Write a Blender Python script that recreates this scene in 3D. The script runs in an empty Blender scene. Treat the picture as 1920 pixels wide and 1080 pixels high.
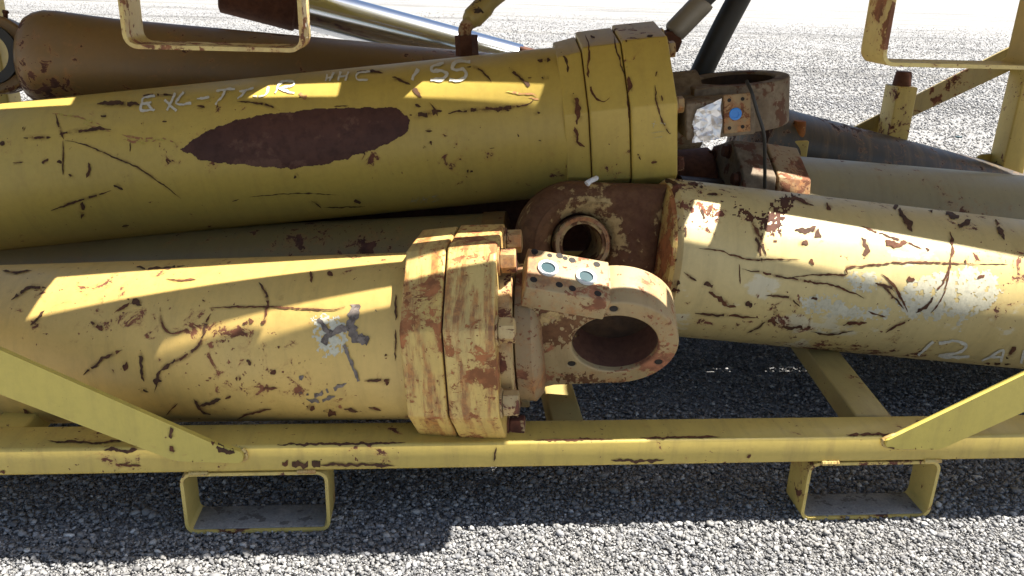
import bpy, bmesh, math, random
import numpy as np
from mathutils import Vector, Matrix, noise
from mathutils.bvhtree import BVHTree
R_ = math.radians
random.seed(7); np.random.seed(7)
sc = bpy.context.scene
COL = sc.collection

# ------------------------------------------------------------------ camera
EYE = 1.036                      # camera height over the gravel
FPX = 1567.0                     # focal length in pixels of the 1920 wide photograph
PITCH, ROLL = R_(20.5), R_(1.8)
CF = Vector((0, math.cos(PITCH), -math.sin(PITCH)))
U0 = Vector((0, math.sin(PITCH), math.cos(PITCH)))
CR = Vector((1, 0, 0)) * math.cos(ROLL) + U0 * math.sin(ROLL)
CU = U0 * math.cos(ROLL) - Vector((1, 0, 0)) * math.sin(ROLL)
CAM = Vector((0, 0, EYE))
cd = bpy.data.cameras.new('camera'); cam = bpy.data.objects.new('camera', cd); COL.objects.link(cam)
cam.matrix_world = Matrix.Translation(CAM) @ Matrix((CR, CU, -CF)).transposed().to_4x4()
cd.sensor_width = 36; cd.lens = 36 * FPX / 1920; cd.clip_start = 0.05; cd.clip_end = 2000
sc.camera = cam

# ------------------------------------------------------------------ sky, sun, exposure
SUN = Vector((0.55, 0.03, 1.0)).normalized()
w = bpy.data.worlds.new('World'); sc.world = w; w.use_nodes = True
nt = w.node_tree; nt.nodes.clear()
sky = nt.nodes.new('ShaderNodeTexSky'); sky.sky_type = 'NISHITA'; sky.sun_disc = False
sky.sun_elevation = math.asin(SUN.z); sky.sun_rotation = math.atan2(SUN.x, SUN.y)
sky.air_density = 1.0; sky.dust_density = 1.5; sky.ozone_density = 1.0
bg = nt.nodes.new('ShaderNodeBackground'); bg.inputs[1].default_value = 0.05
wo = nt.nodes.new('ShaderNodeOutputWorld')
nt.links.new(sky.outputs[0], bg.inputs[0]); nt.links.new(bg.outputs[0], wo.inputs[0])
sl = bpy.data.lights.new('sun', 'SUN'); sl.energy = 5.0; sl.angle = R_(0.53); sl.color = (1.0, 0.965, 0.90)
so = bpy.data.objects.new('sun', sl); COL.objects.link(so)
so.rotation_euler = SUN.to_track_quat('Z', 'Y').to_euler()
sc.view_settings.view_transform = 'Standard'; sc.view_settings.look = 'None'
sc.view_settings.gamma = 1; sc.view_settings.use_curve_mapping = False
sc.view_settings.exposure = 1.72

# ------------------------------------------------------------------ pixel helpers (1920x1080 photograph coordinates)
def ray(x, y):
    return CF + CR * ((x - 960) / FPX) - CU * ((y - 540) / FPX)
def at(x, y, Y):                 # point seen at (x, y) whose distance along +Y is Y
    d = ray(x, y); return CAM + d * (Y / d.y)
def cyl_axis(t1, t2, b1, b2, rad):
    """axis of the round barrel whose two outlines are seen along t1-t2 and b1-b2"""
    n1 = ray(*t1).cross(ray(*t2)).normalized(); n2 = ray(*b1).cross(ray(*b2)).normalized()
    if n1.z < 0: n1 = -n1
    if n2.z < 0: n2 = -n2
    d = n1.cross(n2).normalized()
    if d.x < 0: d = -d
    A = np.array([n1[:], n2[:], [1, 0, 0]])
    return Vector(np.linalg.solve(A, [-rad, rad, 0.0])) + CAM, d
def top_axis(t1, Y1, t2, Y2, rad):
    n = ray(*t1).cross(ray(*t2)).normalized()
    if n.z < 0: n = -n
    a = at(*t1, Y1) - n * rad; b = at(*t2, Y2) - n * rad
    return a, (b - a).normalized()
def frame(o, xd, tilt=0.0):
    """4x4 frame: x along the axis, y away from the camera, z up, turned about x"""
    x = xd.normalized(); y = Vector((0, 0, 1)).cross(x).normalized(); z = x.cross(y)
    M = Matrix((x, y, z)).transposed().to_4x4()
    return Matrix.Translation(o) @ M @ Matrix.Rotation(tilt, 4, 'X')

# ------------------------------------------------------------------ materials
def N(nt, t, **k):
    n = nt.nodes.new(t)
    for a, b in k.items():
        if a[0] == '_': n.inputs[int(a[1:])].default_value = b
        else: setattr(n, a, b)
    return n
def mixc(nt, f, a, b):
    m = nt.nodes.new('ShaderNodeMix'); m.data_type = 'RGBA'
    for i, v in ((0, f), (6, a), (7, b)):
        if isinstance(v, bpy.types.NodeSocket): nt.links.new(v, m.inputs[i])
        elif i == 0: m.inputs[0].default_value = v
        else: m.inputs[i].default_value = (*v, 1) if len(v) == 3 else v
    return m.outputs[2]
def math_(nt, op, a, b=0.0, c=0.0, clamp=False):
    m = nt.nodes.new('ShaderNodeMath'); m.operation = op; m.use_clamp = clamp
    for i, v in enumerate((a, b, c)):
        if isinstance(v, bpy.types.NodeSocket): nt.links.new(v, m.inputs[i])
        else: m.inputs[i].default_value = v
    return m.outputs[0]
def step_(nt, v, lo, hi):
    m = nt.nodes.new('ShaderNodeMapRange'); m.interpolation_type = 'SMOOTHSTEP'
    nt.links.new(v, m.inputs[0]); m.inputs[1].default_value = lo; m.inputs[2].default_value = hi
    return m.outputs[0]
def newmat(name):
    m = bpy.data.materials.new(name); m.use_nodes = True
    nt = m.node_tree; b = nt.nodes['Principled BSDF']
    return m, nt, b
def coords(nt, seed, scale=(1, 1, 1)):
    tc = N(nt, 'ShaderNodeTexCoord'); oi = N(nt, 'ShaderNodeObjectInfo')
    mp = N(nt, 'ShaderNodeMapping'); mp.inputs['Scale'].default_value = scale
    nt.links.new(tc.outputs['Object'], mp.inputs[0])
    cx = N(nt, 'ShaderNodeCombineXYZ')
    r = math_(nt, 'MULTIPLY_ADD', oi.outputs['Random'], 7.3, seed)
    for i in range(3): nt.links.new(r, cx.inputs[i])
    nt.links.new(cx.outputs[0], mp.inputs['Location'])
    return mp.outputs[0]
def noise_(nt, vec, scale, detail=4, rough=.55, dist=0.0):
    n = N(nt, 'ShaderNodeTexNoise'); nt.links.new(vec, n.inputs['Vector'])
    n.inputs['Scale'].default_value = scale; n.inputs['Detail'].default_value = detail
    n.inputs['Roughness'].default_value = rough; n.inputs['Distortion'].default_value = dist
    return n.outputs[0]

def paint(name, base, base2, chips=.36, specks=.33, orange=.0, streak=0.0, grime=.3, rough=.42, seed=1.0, rustc=(.085, .030, .016), pale=0.0, metal=0.0):
    """weathered paint on steel: fading, grime, chips and specks of rust, orange bloom"""
    m, nt, b = newmat(name)
    v = coords(nt, seed); vs = coords(nt, seed + 3, (2.2, 9, 9)); vr = coords(nt, seed + 5, (16, 2.5, 2.5))
    big = noise_(nt, v, 2.3, 3); mid = noise_(nt, v, 9, 6, .62); fine = noise_(nt, v, 70, 5, .7)
    col = mixc(nt, step_(nt, big, .3, .7), base, base2)
    col = mixc(nt, math_(nt, 'MULTIPLY', step_(nt, fine, .35, .75), .22), col, tuple(c * .62 for c in base))
    if pale:
        pm = step_(nt, noise_(nt, coords(nt, seed + 9, (1, 1, 1.6)), 5, 7, .6), .56, .60)
        col = mixc(nt, math_(nt, 'MULTIPLY', pm, pale), col, (.62, .58, .44))
    # grime in soft patches and vertical / hoop streaks
    gr = step_(nt, noise_(nt, vr, 2.2, 6, .65), .42, .78)
    col = mixc(nt, math_(nt, 'MULTIPLY', gr, grime), col, (.16, .105, .045))
    # orange rust bloom
    if orange:
        ob = step_(nt, noise_(nt, vr if streak else v, 3.2 if streak else 7, 8, .68), .62 - .26 * orange, .74 - .2 * orange)
        oc = mixc(nt, step_(nt, fine, .4, .62), (.42, .155, .035), (.20, .062, .022))
        col = mixc(nt, math_(nt, 'MULTIPLY', ob, min(1, .5 + orange * .5)), col, oc)
    # chips: cluster noise times sharp noise, long scratches
    clus = noise_(nt, v, 4.2, 2)
    a = math_(nt, 'MULTIPLY_ADD', clus, .45, math_(nt, 'MULTIPLY', noise_(nt, v, 24, 9, .68, .4), .75))
    c1 = step_(nt, a, 1.02 - chips, 1.035 - chips)
    s = math_(nt, 'MULTIPLY_ADD', clus, .25, math_(nt, 'MULTIPLY', noise_(nt, v, 95, 4, .6), .85))
    c2 = step_(nt, s, 1.03 - specks, 1.05 - specks)
    sc_ = math_(nt, 'MULTIPLY_ADD', clus, .3, math_(nt, 'MULTIPLY', noise_(nt, vs, 11, 6, .6, 1.2), .8))
    c3 = step_(nt, sc_, 1.06 - chips, 1.075 - chips)
    mask = math_(nt, 'MAXIMUM', c1, math_(nt, 'MAXIMUM', c2, c3))
    halo = step_(nt, a, .965 - chips, 1.03 - chips)
    col = mixc(nt, math_(nt, 'MULTIPLY', halo, .35), col, (.33, .15, .045))
    rc = mixc(nt, step_(nt, noise_(nt, v, 40, 4), .35, .65), rustc, tuple(c * 1.9 for c in rustc))
    col = mixc(nt, mask, col, rc)
    nt.links.new(col, b.inputs['Base Color'])
    rg = math_(nt, 'MULTIPLY_ADD', mask, .5, math_(nt, 'MULTIPLY_ADD', mid, .3, rough - .12), True)
    nt.links.new(rg, b.inputs['Roughness'])
    bp = N(nt, 'ShaderNodeBump'); bp.inputs['Strength'].default_value = .55; bp.inputs['Distance'].default_value = .0015
    h = math_(nt, 'MULTIPLY_ADD', mask, -.7, math_(nt, 'MULTIPLY_ADD', fine, .25 + orange * .6, math_(nt, 'MULTIPLY', mid, .7)))
    nt.links.new(h, bp.inputs['Height']); nt.links.new(bp.outputs[0], b.inputs['Normal'])
    b.inputs['Specular IOR Level'].default_value = .45
    return m
def rust(name, c1, c2, c3=None, amt=.5, scale=9, rough=.85, seed=1.0, bump=.6, spec=.25):
    m, nt, b = newmat(name); v = coords(nt, seed)
    a = noise_(nt, v, scale, 8, .68); f = noise_(nt, v, scale * 7, 5, .65)
    col = mixc(nt, step_(nt, a, .35, .65), c1, c2)
    if c3: col = mixc(nt, step_(nt, noise_(nt, coords(nt, seed + 2), scale * 1.3, 9, .66), .68 - amt * .3, .72 - amt * .3), col, c3)
    col = mixc(nt, math_(nt, 'MULTIPLY', step_(nt, f, .4, .7), .45), col, tuple(x * .5 for x in c1))
    nt.links.new(col, b.inputs['Base Color'])
    nt.links.new(math_(nt, 'MULTIPLY_ADD', f, .3, rough - .2, True), b.inputs['Roughness'])
    bp = N(nt, 'ShaderNodeBump'); bp.inputs['Strength'].default_value = bump; bp.inputs['Distance'].default_value = .002
    nt.links.new(math_(nt, 'ADD', a, math_(nt, 'MULTIPLY', f, .5)), bp.inputs['Height']); nt.links.new(bp.outputs[0], b.inputs['Normal'])
    b.inputs['Specular IOR Level'].default_value = spec
    return m
def plain(name, c, rough=.5, metal=0.0, bump=0.0, var=.15):
    m, nt, b = newmat(name); v = coords(nt, 2.0); f = noise_(nt, v, 60, 5, .6)
    nt.links.new(mixc(nt, f, c, tuple(x * (1 - var * 2) for x in c)), b.inputs['Base Color'])
    b.inputs['Roughness'].default_value = rough; b.inputs['Metallic'].default_value = metal
    if bump:
        bp = N(nt, 'ShaderNodeBump'); bp.inputs['Strength'].default_value = bump; bp.inputs['Distance'].default_value = .002
        nt.links.new(f, bp.inputs['Height']); nt.links.new(bp.outputs[0], b.inputs['Normal'])
    return m

M = {}
M['greenyellow'] = paint('olive yellow paint', (.52, .372, .075), (.46, .330, .075), chips=.28, specks=.30, grime=.16, seed=1)
M['amber'] = paint('amber yellow paint', (.63, .415, .11), (.57, .40, .135), chips=.30, specks=.32, grime=.25, seed=4, rustc=(.13, .048, .022))
M['cream'] = paint('cream yellow paint', (.62, .49, .22), (.57, .43, .165), chips=.32, specks=.34, grime=.2, seed=7, pale=.6, rustc=(.10, .035, .020))
M['collar_rust'] = paint('rusting collar paint', (.62, .42, .11), (.58, .42, .15), chips=.38, specks=.375, orange=.62, streak=1, grime=.35, seed=9, rustc=(.21, .08, .028))
M['rack'] = paint('rack yellow paint', (.54, .395, .090), (.49, .365, .095), chips=.305, specks=.335, grime=.32, seed=12)
M['rackpale'] = paint('faded rack yellow paint', (.54, .425, .085), (.50, .395, .085), chips=.285, specks=.31, grime=.2, seed=13)
M['pocket'] = paint('rusty rack yellow paint', (.60, .45, .12), (.55, .42, .13), chips=.35, specks=.34, orange=.35, grime=.35, seed=15)
M['pocketrust'] = paint('rust eaten rack paint', (.58, .44, .14), (.50, .36, .13), chips=.36, specks=.37, orange=.4, grime=.35, seed=16, rustc=(.14, .055, .024))
M['shadedrack'] = paint('shaded grimy rack paint', (.36, .275, .095), (.30, .23, .08), chips=.30, specks=.33, grime=.4, seed=17)  # darker copy of the rack paint, shade under the load mixed into its colour
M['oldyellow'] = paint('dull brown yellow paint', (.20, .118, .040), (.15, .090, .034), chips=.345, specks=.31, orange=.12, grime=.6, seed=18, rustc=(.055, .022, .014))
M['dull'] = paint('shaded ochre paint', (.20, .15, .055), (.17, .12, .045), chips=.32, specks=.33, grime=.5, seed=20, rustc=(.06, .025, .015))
M['greyyellow'] = paint('grey yellow paint', (.29, .27, .19), (.31, .27, .155), chips=.30, specks=.31, grime=.22, seed=24, rustc=(.08, .04, .03))
M['darkpaint'] = paint('blackened paint', (.050, .040, .030), (.035, .03, .028), chips=.36, specks=.33, grime=.6, seed=27, rustc=(.03, .015, .012))
M['eye'] = paint('bare and painted casting', (.36, .25, .12), (.29, .20, .10), chips=.38, specks=.37, orange=.6, grime=.55, rough=.6, seed=30, rustc=(.13, .052, .026))
M['eyepale'] = paint('pale worn casting', (.37, .28, .14), (.31, .215, .10), chips=.36, specks=.385, orange=.36, grime=.5, rough=.55, seed=33, rustc=(.17, .07, .035))
M['eyebrown'] = rust('brown rust over paint', (.105, .045, .022), (.17, .085, .036), (.42, .30, .13), amt=.48, scale=8, seed=36)
M['greyeye'] = rust('grey brown casting', (.16, .115, .075), (.27, .215, .15), (.12, .05, .028), amt=.45, scale=9, seed=38)
M['orange'] = rust('orange rust', (.36, .135, .035), (.22, .07, .02), (.45, .32, .12), amt=.3, scale=14, seed=40)
M['brown'] = rust('dark brown rust', (.075, .030, .018), (.115, .045, .024), scale=10, seed=43)
M['primer'] = rust('red brown primer', (.062, .026, .019), (.095, .040, .027), (.13, .062, .042), amt=.45, scale=6, rough=.62, seed=45, bump=.15)
M['scratch'] = rust('scratch rust', (.085, .032, .016), (.15, .058, .026), scale=30, seed=47, bump=.3)
M['scratchdark'] = rust('dark scratch', (.060, .030, .017), (.11, .050, .025), scale=30, seed=48, bump=.3)
M['redscrape'] = rust('thin red scrape', (.34, .15, .07), (.42, .24, .09), (.50, .40, .09), amt=.6, scale=40, seed=49, bump=.2)
M['bore'] = rust('machined bore rust', (.105, .048, .034), (.16, .075, .045), scale=14, rough=.5, seed=50, bump=.15, spec=.5)
M['boredark'] = rust('very dark brown bore', (.030, .020, .015), (.07, .040, .022), scale=10, rough=.5, seed=51)  # near-black brown for bore lining, bore disc and rear rod
M['residue'] = rust('grey tape residue', (.14, .115, .095), (.26, .21, .17), (.11, .085, .07), amt=.5, scale=30, seed=52, bump=.8)
M['palepatch'] = rust('worn pale patch', (.60, .56, .42), (.52, .48, .34), (.62, .48, .18), amt=.25, scale=16, rough=.55, seed=54, bump=.15, spec=.4)
def stain_mat():
    m, nt, b = newmat('rust stain soaked into paint')
    at_ = N(nt, 'ShaderNodeAttribute'); at_.attribute_name = 'fade'
    v = coords(nt, 61.0)
    n = step_(nt, noise_(nt, v, 45, 7, .7), .34, .68)
    f = math_(nt, 'MULTIPLY', math_(nt, 'POWER', at_.outputs['Fac'], 1.4), math_(nt, 'MULTIPLY', n, .75), 0, True)
    nt.links.new(f, b.inputs['Alpha'])
    nt.links.new(mixc(nt, n, (.30, .15, .045), (.17, .07, .028)), b.inputs['Base Color'])
    b.inputs['Roughness'].default_value = .75
    return m
M['stain'] = stain_mat()
M['chrome'] = plain('chrome rod', (.62, .66, .72), .16, 1.0, var=.05)
M['dullchrome'] = plain('dusty chrome', (.42, .43, .44), .38, 1.0, var=.1)
M['chalk'] = rust('white paint marker', (.70, .68, .60), (.60, .57, .46), (.46, .35, .11), amt=.12, scale=55, seed=56, bump=.2)
M['chalkdim'] = rust('worn white marker', (.50, .46, .32), (.44, .38, .20), (.46, .35, .11), amt=.8, scale=55, seed=57, bump=.2)
M['rubber'] = plain('black hose rubber', (.020, .019, .018), .55, 0, .4)
M['fitting'] = plain('dusty ferrule steel', (.30, .27, .22), .5, .4, .5)
M['yellowhose'] = paint('yellow oversprayed rubber', (.40, .31, .09), (.25, .20, .07), chips=.36, specks=.3, grime=.5, seed=60, rustc=(.03, .02, .015))
M['bolt'] = paint('painted bolt', (.55, .40, .17), (.42, .30, .14), chips=.40, specks=.35, orange=.5, grime=.5, seed=62)
M['tealcap'] = plain('teal plastic cap', (.006, .045, .055), .3)
M['whitering'] = plain('white plastic ring', (.75, .76, .72), .5)
M['bluecap'] = plain('blue plastic cap', (.03, .24, .72), .35)
M['foil'] = plain('crumpled foil', (.88, .88, .90), .38, .7, .3, .03)
M['white'] = plain('white plastic', (.74, .75, .76), .6)
M['black'] = plain('bolt hole', (.02, .014, .010), .8)  # flat black discs paint the darkness inside the bolt holes

# gravel: every stone has its own colour
def gravel_mat(name, big=False):
    m, nt, b = newmat(name)
    g = N(nt, 'ShaderNodeNewGeometry'); tc = N(nt, 'ShaderNodeTexCoord')
    if not big:
        rnd = g.outputs['Random Per Island']
        cr = N(nt, 'ShaderNodeValToRGB'); e = cr.color_ramp.elements
        e[0].position = 0; e[0].color = (.13, .13, .135, 1); e[1].position = 1; e[1].color = (.85, .84, .80, 1)
        for p, c in ((.25, (.24, .24, .245)), (.5, (.31, .305, .30)), (.7, (.37, .35, .32)), (.84, (.42, .42, .43)), (.93, (.62, .60, .56))):
            x = e.new(p); x.color = (*c, 1)
        nt.links.new(rnd, cr.inputs[0])
        f = noise_(nt, tc.outputs['Object'], 180, 4)
        wide = noise_(nt, tc.outputs['Object'], 2.2, 3)
        col = mixc(nt, math_(nt, 'MULTIPLY', f, .45), cr.outputs[0], (.17, .165, .16))
        hs = N(nt, 'ShaderNodeHueSaturation'); hs.inputs['Value'].default_value = .76
        nt.links.new(mixc(nt, math_(nt, 'MULTIPLY', step_(nt, wide, .4, .7), .2), col, (.30, .27, .22)), hs.inputs['Color']); nt.links.new(hs.outputs[0], b.inputs['Base Color'])
    else:
        vo = N(nt, 'ShaderNodeTexVoronoi'); vo.inputs['Scale'].default_value = 85
        nt.links.new(tc.outputs['Object'], vo.inputs['Vector'])
        vo2 = N(nt, 'ShaderNodeTexVoronoi'); vo2.inputs['Scale'].default_value = 24
        nt.links.new(tc.outputs['Object'], vo2.inputs['Vector'])
        sep = N(nt, 'ShaderNodeSeparateColor'); nt.links.new(vo.outputs['Color'], sep.inputs[0])
        cr = N(nt, 'ShaderNodeValToRGB'); e = cr.color_ramp.elements
        e[0].position = 0; e[0].color = (.15, .148, .145, 1); e[1].position = 1; e[1].color = (.46, .45, .43, 1)
        x = e.new(.5); x.color = (.24, .235, .23, 1); x = e.new(.85); x.color = (.33, .32, .31, 1)
        nt.links.new(sep.outputs[0], cr.inputs[0])
        mp = N(nt, 'ShaderNodeMapping'); mp.inputs['Scale'].default_value = (.12, .9, 1)
        nt.links.new(tc.outputs['Object'], mp.inputs[0])
        tr = noise_(nt, mp.outputs[0], .30, 12, .78)           # wheel-worn bands across the yard
        col = mixc(nt, math_(nt, 'MULTIPLY', step_(nt, tr, .45, .7), .55), cr.outputs[0], (.38, .35, .30))
        nt.links.new(mixc(nt, math_(nt, 'MULTIPLY', step_(nt, noise_(nt, mp.outputs[0], .8, 12, .8), .50, .60), .75), col, (.12, .115, .105)), b.inputs['Base Color'])
        bp = N(nt, 'ShaderNodeBump'); bp.inputs['Strength'].default_value = 1; bp.inputs['Distance'].default_value = .012
        hh = math_(nt, 'ADD', math_(nt, 'MULTIPLY', vo.outputs['Distance'], -1.0), math_(nt, 'MULTIPLY', vo2.outputs['Distance'], -1.0))
        nt.links.new(hh, bp.inputs['Height']); nt.links.new(bp.outputs[0], b.inputs['Normal'])
    b.inputs['Roughness'].default_value = .85; b.inputs['Specular IOR Level'].default_value = .3
    return m
M['stone'] = gravel_mat('crushed stone'); M['yard'] = gravel_mat('gravel yard', True)

# ------------------------------------------------------------------ object helpers
def thing(name, label, cat, mw, group=None):
    o = bpy.data.objects.new(name, None); COL.objects.link(o); o.matrix_world = mw
    o.empty_display_size = .1
    o['label'] = label; o['category'] = cat
    if group: o['group'] = group
    return o
def link(name, me, mat, parent=None, local=None, label=None, kind=None):
    """mesh object whose data are in the frame of its parent thing (or world)"""
    if mat is not None and not me.materials: me.materials.append(mat)
    o = bpy.data.objects.new(name, me); COL.objects.link(o)
    if parent is not None: o.parent = parent
    if local is not None: o.matrix_local = local
    if label: o['label'] = label
    if kind: o['kind'] = kind
    return o
def mesh_from(bm, name, sharp=38):
    bmesh.ops.recalc_face_normals(bm, faces=bm.faces)
    me = bpy.data.meshes.new(name); bm.to_mesh(me); bm.free()
    me.shade_smooth(); me.set_sharp_from_angle(angle=R_(sharp))
    return me
def lathe(bm, prof, seg=72, ang0=0.0, cap=True, center=(0, 0)):
    """profile [(x, r)] turned about the local x axis"""
    rings = []
    for x, r in prof:
        rings.append([bm.verts.new((x, center[0] + r * math.cos(ang0 + 2 * math.pi * i / seg), center[1] + r * math.sin(ang0 + 2 * math.pi * i / seg))) for i in range(seg)])
    for a, b in zip(rings, rings[1:]):
        for i in range(seg):
            j = (i + 1) % seg; bm.faces.new((a[i], a[j], b[j], b[i]))
    if cap:
        bm.faces.new(rings[0][::-1]); bm.faces.new(rings[-1])
    return rings
def lathe_me(name, prof, seg=72, **k):
    bm = bmesh.new(); lathe(bm, prof, seg, **k); return mesh_from(bm, name)
def box(bm, lo, hi, bev=0.0, mat=None):
    r = bmesh.ops.create_cube(bm, size=1)['verts']
    lo, hi = Vector(lo), Vector(hi); s = hi - lo; c = (lo + hi) / 2
    for v in r: v.co = Vector((v.co.x * s.x, v.co.y * s.y, v.co.z * s.z)) + c
    if bev:
        es = list({e for v in r for e in v.link_edges})
        g = bmesh.ops.bevel(bm, geom=es, offset=bev, segments=3, affect='EDGES', profile=.5)
        r = list({v for f in g['faces'] for v in f.verts} | {v for v in r if v.is_valid})
    if mat is not None:
        for v in r: v.co = mat @ v.co
    return r
def box_me(name, lo, hi, bev=.004, mat=None):
    bm = bmesh.new(); box(bm, lo, hi, bev, mat); return mesh_from(bm, name, 50)
def tube_me(name, pts, rads, seg=16, cap=True):
    bm = bmesh.new(); pts = [Vector(p) for p in pts]
    if not isinstance(rads, (list, tuple)): rads = [rads] * len(pts)
    rings = []; up = Vector((0, 0, 1))
    for i, p in enumerate(pts):
        t = (pts[min(i + 1, len(pts) - 1)] - pts[max(i - 1, 0)]).normalized()
        a = t.cross(up)
        if a.length < .1: a = t.cross(Vector((0, 1, 0)))
        a.normalize(); b = t.cross(a); up = -b if (-b).dot(up) > 0 else b
        a = t.cross(up).normalized(); b = t.cross(a)
        rings.append([bm.verts.new(p + (a * math.cos(2 * math.pi * k / seg) + b * math.sin(2 * math.pi * k / seg)) * rads[i]) for k in range(seg)])
    for a, b in zip(rings, rings[1:]):
        for i in range(seg):
            j = (i + 1) % seg; bm.faces.new((a[i], a[j], b[j], b[i]))
    if cap: bm.faces.new(rings[0][::-1]); bm.faces.new(rings[-1])
    return mesh_from(bm, name)
def smoothpath(pts, n=6):
    pts = [Vector(p) for p in pts]; out = []
    P = [pts[0] * 2 - pts[1]] + pts + [pts[-1] * 2 - pts[-2]]
    for i in range(1, len(P) - 2):
        for k in range(n):
            t = k / n; a, b, c, d = P[i - 1:i + 3]
            out.append(.5 * ((2 * b) + (c - a) * t + (2 * a - 5 * b + 4 * c - d) * t * t + (3 * b - a - 3 * c + d) * t ** 3))
    return out + [pts[-1]]
def plate_me(name, outline, holes, th, bev=.004, n=(0, 0, 1)):
    """solid plate: outline and round holes [(u, v, r)] in local (x, z), thickness th along y (centred), bores open"""
    cu = bpy.data.curves.new('tmp', 'CURVE'); cu.dimensions = '2D'; cu.fill_mode = 'BOTH'
    def poly(p):
        s = cu.splines.new('POLY'); s.points.add(len(p) - 1); s.use_cyclic_u = True
        for q, (a, b) in zip(s.points, p): q.co = (a, b, 0, 1)
    poly(outline)
    for (u, v, r) in holes:
        k = 64 if r > .03 else 20
        poly([(u + r * math.cos(2 * math.pi * i / k), v + r * math.sin(2 * math.pi * i / k)) for i in range(k)])
    cu.extrude = th / 2 - bev; cu.bevel_depth = bev; cu.bevel_resolution = 2; cu.offset = -bev
    o = bpy.data.objects.new('tmp', cu); COL.objects.link(o)
    bpy.context.view_layer.update()
    me = bpy.data.meshes.new_from_object(o.evaluated_get(bpy.context.evaluated_depsgraph_get()))
    bpy.data.objects.remove(o); bpy.data.curves.remove(cu)
    me.name = name
    me.transform(Matrix(((1, 0, 0, 0), (0, 0, -1, 0), (0, 1, 0, 0), (0, 0, 0, 1))))
    me.materials.clear()
    me.shade_smooth(); me.set_sharp_from_angle(angle=R_(38))
    return me

# --- marks that lie on a surface: found by looking from the camera at the surface, then kept on it
def bvh_of(objs):
    bpy.context.view_layer.update(); vs, ps = [], []
    for o in objs:
        n = len(vs); mw = o.matrix_world
        vs += [mw @ v.co for v in o.data.vertices]; ps += [[n + i for i in p.vertices] for p in o.data.polygons]
    return BVHTree.FromPolygons(vs, ps)
LIFT = [0.0]
def cast(b, x, y, lift):
    h = b.ray_cast(CAM, ray(x, y).normalized())
    if h[0] is None: return None
    n = h[1] if h[1].dot(CAM - h[0]) > 0 else -h[1]
    if n.dot((CAM - h[0]).normalized()) < .05: return None
    return h[0] + n * lift
def ribbons(b, lines, parent, name, mat, ox=0, oy=0, s=1.0, rough=.8, lift=.0009, label=None, taper=True, curves=True, group=False):
    """lines: [(width, [(x, y), ...])] in crop pixels, x = X/s + ox; every line is an object"""
    owner = parent
    if group:
        owner = bpy.data.objects.new(name, None); COL.objects.link(owner); owner.parent = parent
        if label: owner['label'] = label
        name, label = 'pen_stroke', None
    inv = parent.matrix_world.inverted()
    def flush(bm):
        if bm.faces:
            me = bpy.data.meshes.new(name); bm.to_mesh(me)
            link(name, me, M[random.choice(('scratch', 'scratchdark'))] if mat is M['scratch'] else mat, owner, label=label)
        bm.free(); return bmesh.new()
    for wd, pts in lines:
        bm = bmesh.new(); wd = wd / s * (1 if group else .72)
        LIFT[0] = (LIFT[0] + .00013) % .0008
        pts = [Vector((p[0] / s + ox, p[1] / s + oy, 0)) for p in pts]
        if curves and len(pts) > 2: pts = smoothpath(pts, 4)
        dense = []
        for a, c in zip(pts, pts[1:]):
            k = max(1, int((c - a).length / 1.6))
            dense += [a.lerp(c, i / k) for i in range(k)]
        dense.append(pts[-1]); n = len(dense); prev = None; sd = random.random() * 90
        for i, p in enumerate(dense):
            t = (dense[min(i + 1, n - 1)] - dense[max(i - 1, 0)]); t = t.normalized() if t.length else Vector((1, 0, 0))
            q = Vector((-t.y, t.x, 0)); f = i / max(1, n - 1)
            e = min(1, min(f, 1 - f) * 5 + .15) if taper else 1
            w1 = wd / 2 * e * max(.08, 1 + rough * 1.7 * noise.fractal(Vector((sd, i * .17, 0)), 1, 2, 2))
            w2 = wd / 2 * e * max(.08, 1 + rough * 1.7 * noise.fractal(Vector((sd + 40, i * .17, 0)), 1, 2, 2))
            off = q * (rough * min(wd, 5) * .8 * noise.noise(Vector((sd + 11, i * .09, 0)))); p = p + off
            A = cast(b, *(p + q * w1)[:2], lift + LIFT[0]); B = cast(b, *(p - q * w2)[:2], lift + LIFT[0])
            C = cast(b, p.x, p.y, lift + LIFT[0])
            if A is None or B is None or C is None or (taper and wd * s > 6.2 and noise.noise(Vector((sd + 70, i * .16, 5))) < -.30):
                bm = flush(bm); prev = None; continue
            cur = [bm.verts.new(inv @ z) for z in (A, C, B)]
            if prev and (prev[1].co - cur[1].co).length < .02:
                bm.faces.new((prev[0], cur[0], cur[1], prev[1])); bm.faces.new((prev[1], cur[1], cur[2], prev[2]))
            elif prev: bm.verts.remove(cur[0]); bm.verts.remove(cur[1]); bm.verts.remove(cur[2]); bm = flush(bm); prev = None; continue
            prev = cur
        flush(bm).free()
        if taper and mat in (M['scratch'], M['scratchdark']) and wd > 2.2:
            bm = bmesh.new(); lay = bm.verts.layers.float.new('fade'); prev = None
            for i in range(0, n, 3):
                p = dense[i]; t = (dense[min(i + 2, n - 1)] - dense[max(i - 2, 0)]); t = t.normalized() if t.length else Vector((1, 0, 0))
                q = Vector((-t.y, t.x, 0)) * (wd * 1.1 + 2.6); f = min(1, min(i, n - 1 - i) / max(1, n * .25))
                P3 = [cast(b, *(p + q * k)[:2], .0004) for k in (1, 0, -1)]
                if None in P3: prev = None; continue
                cur = [bm.verts.new(inv @ z) for z in P3]; cur[1][lay] = .25 + .75 * f
                if prev and (prev[1].co - cur[1].co).length < .02:
                    bm.faces.new((prev[0], cur[0], cur[1], prev[1])); bm.faces.new((prev[1], cur[1], cur[2], prev[2]))
                elif prev:
                    for z in cur: bm.verts.remove(z)
                    break
                prev = cur
            if bm.faces:
                me = bpy.data.meshes.new('rust_stain'); bm.to_mesh(me); me.shade_smooth(); link('rust_stain', me, M['stain'], owner)
            bm.free()
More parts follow.
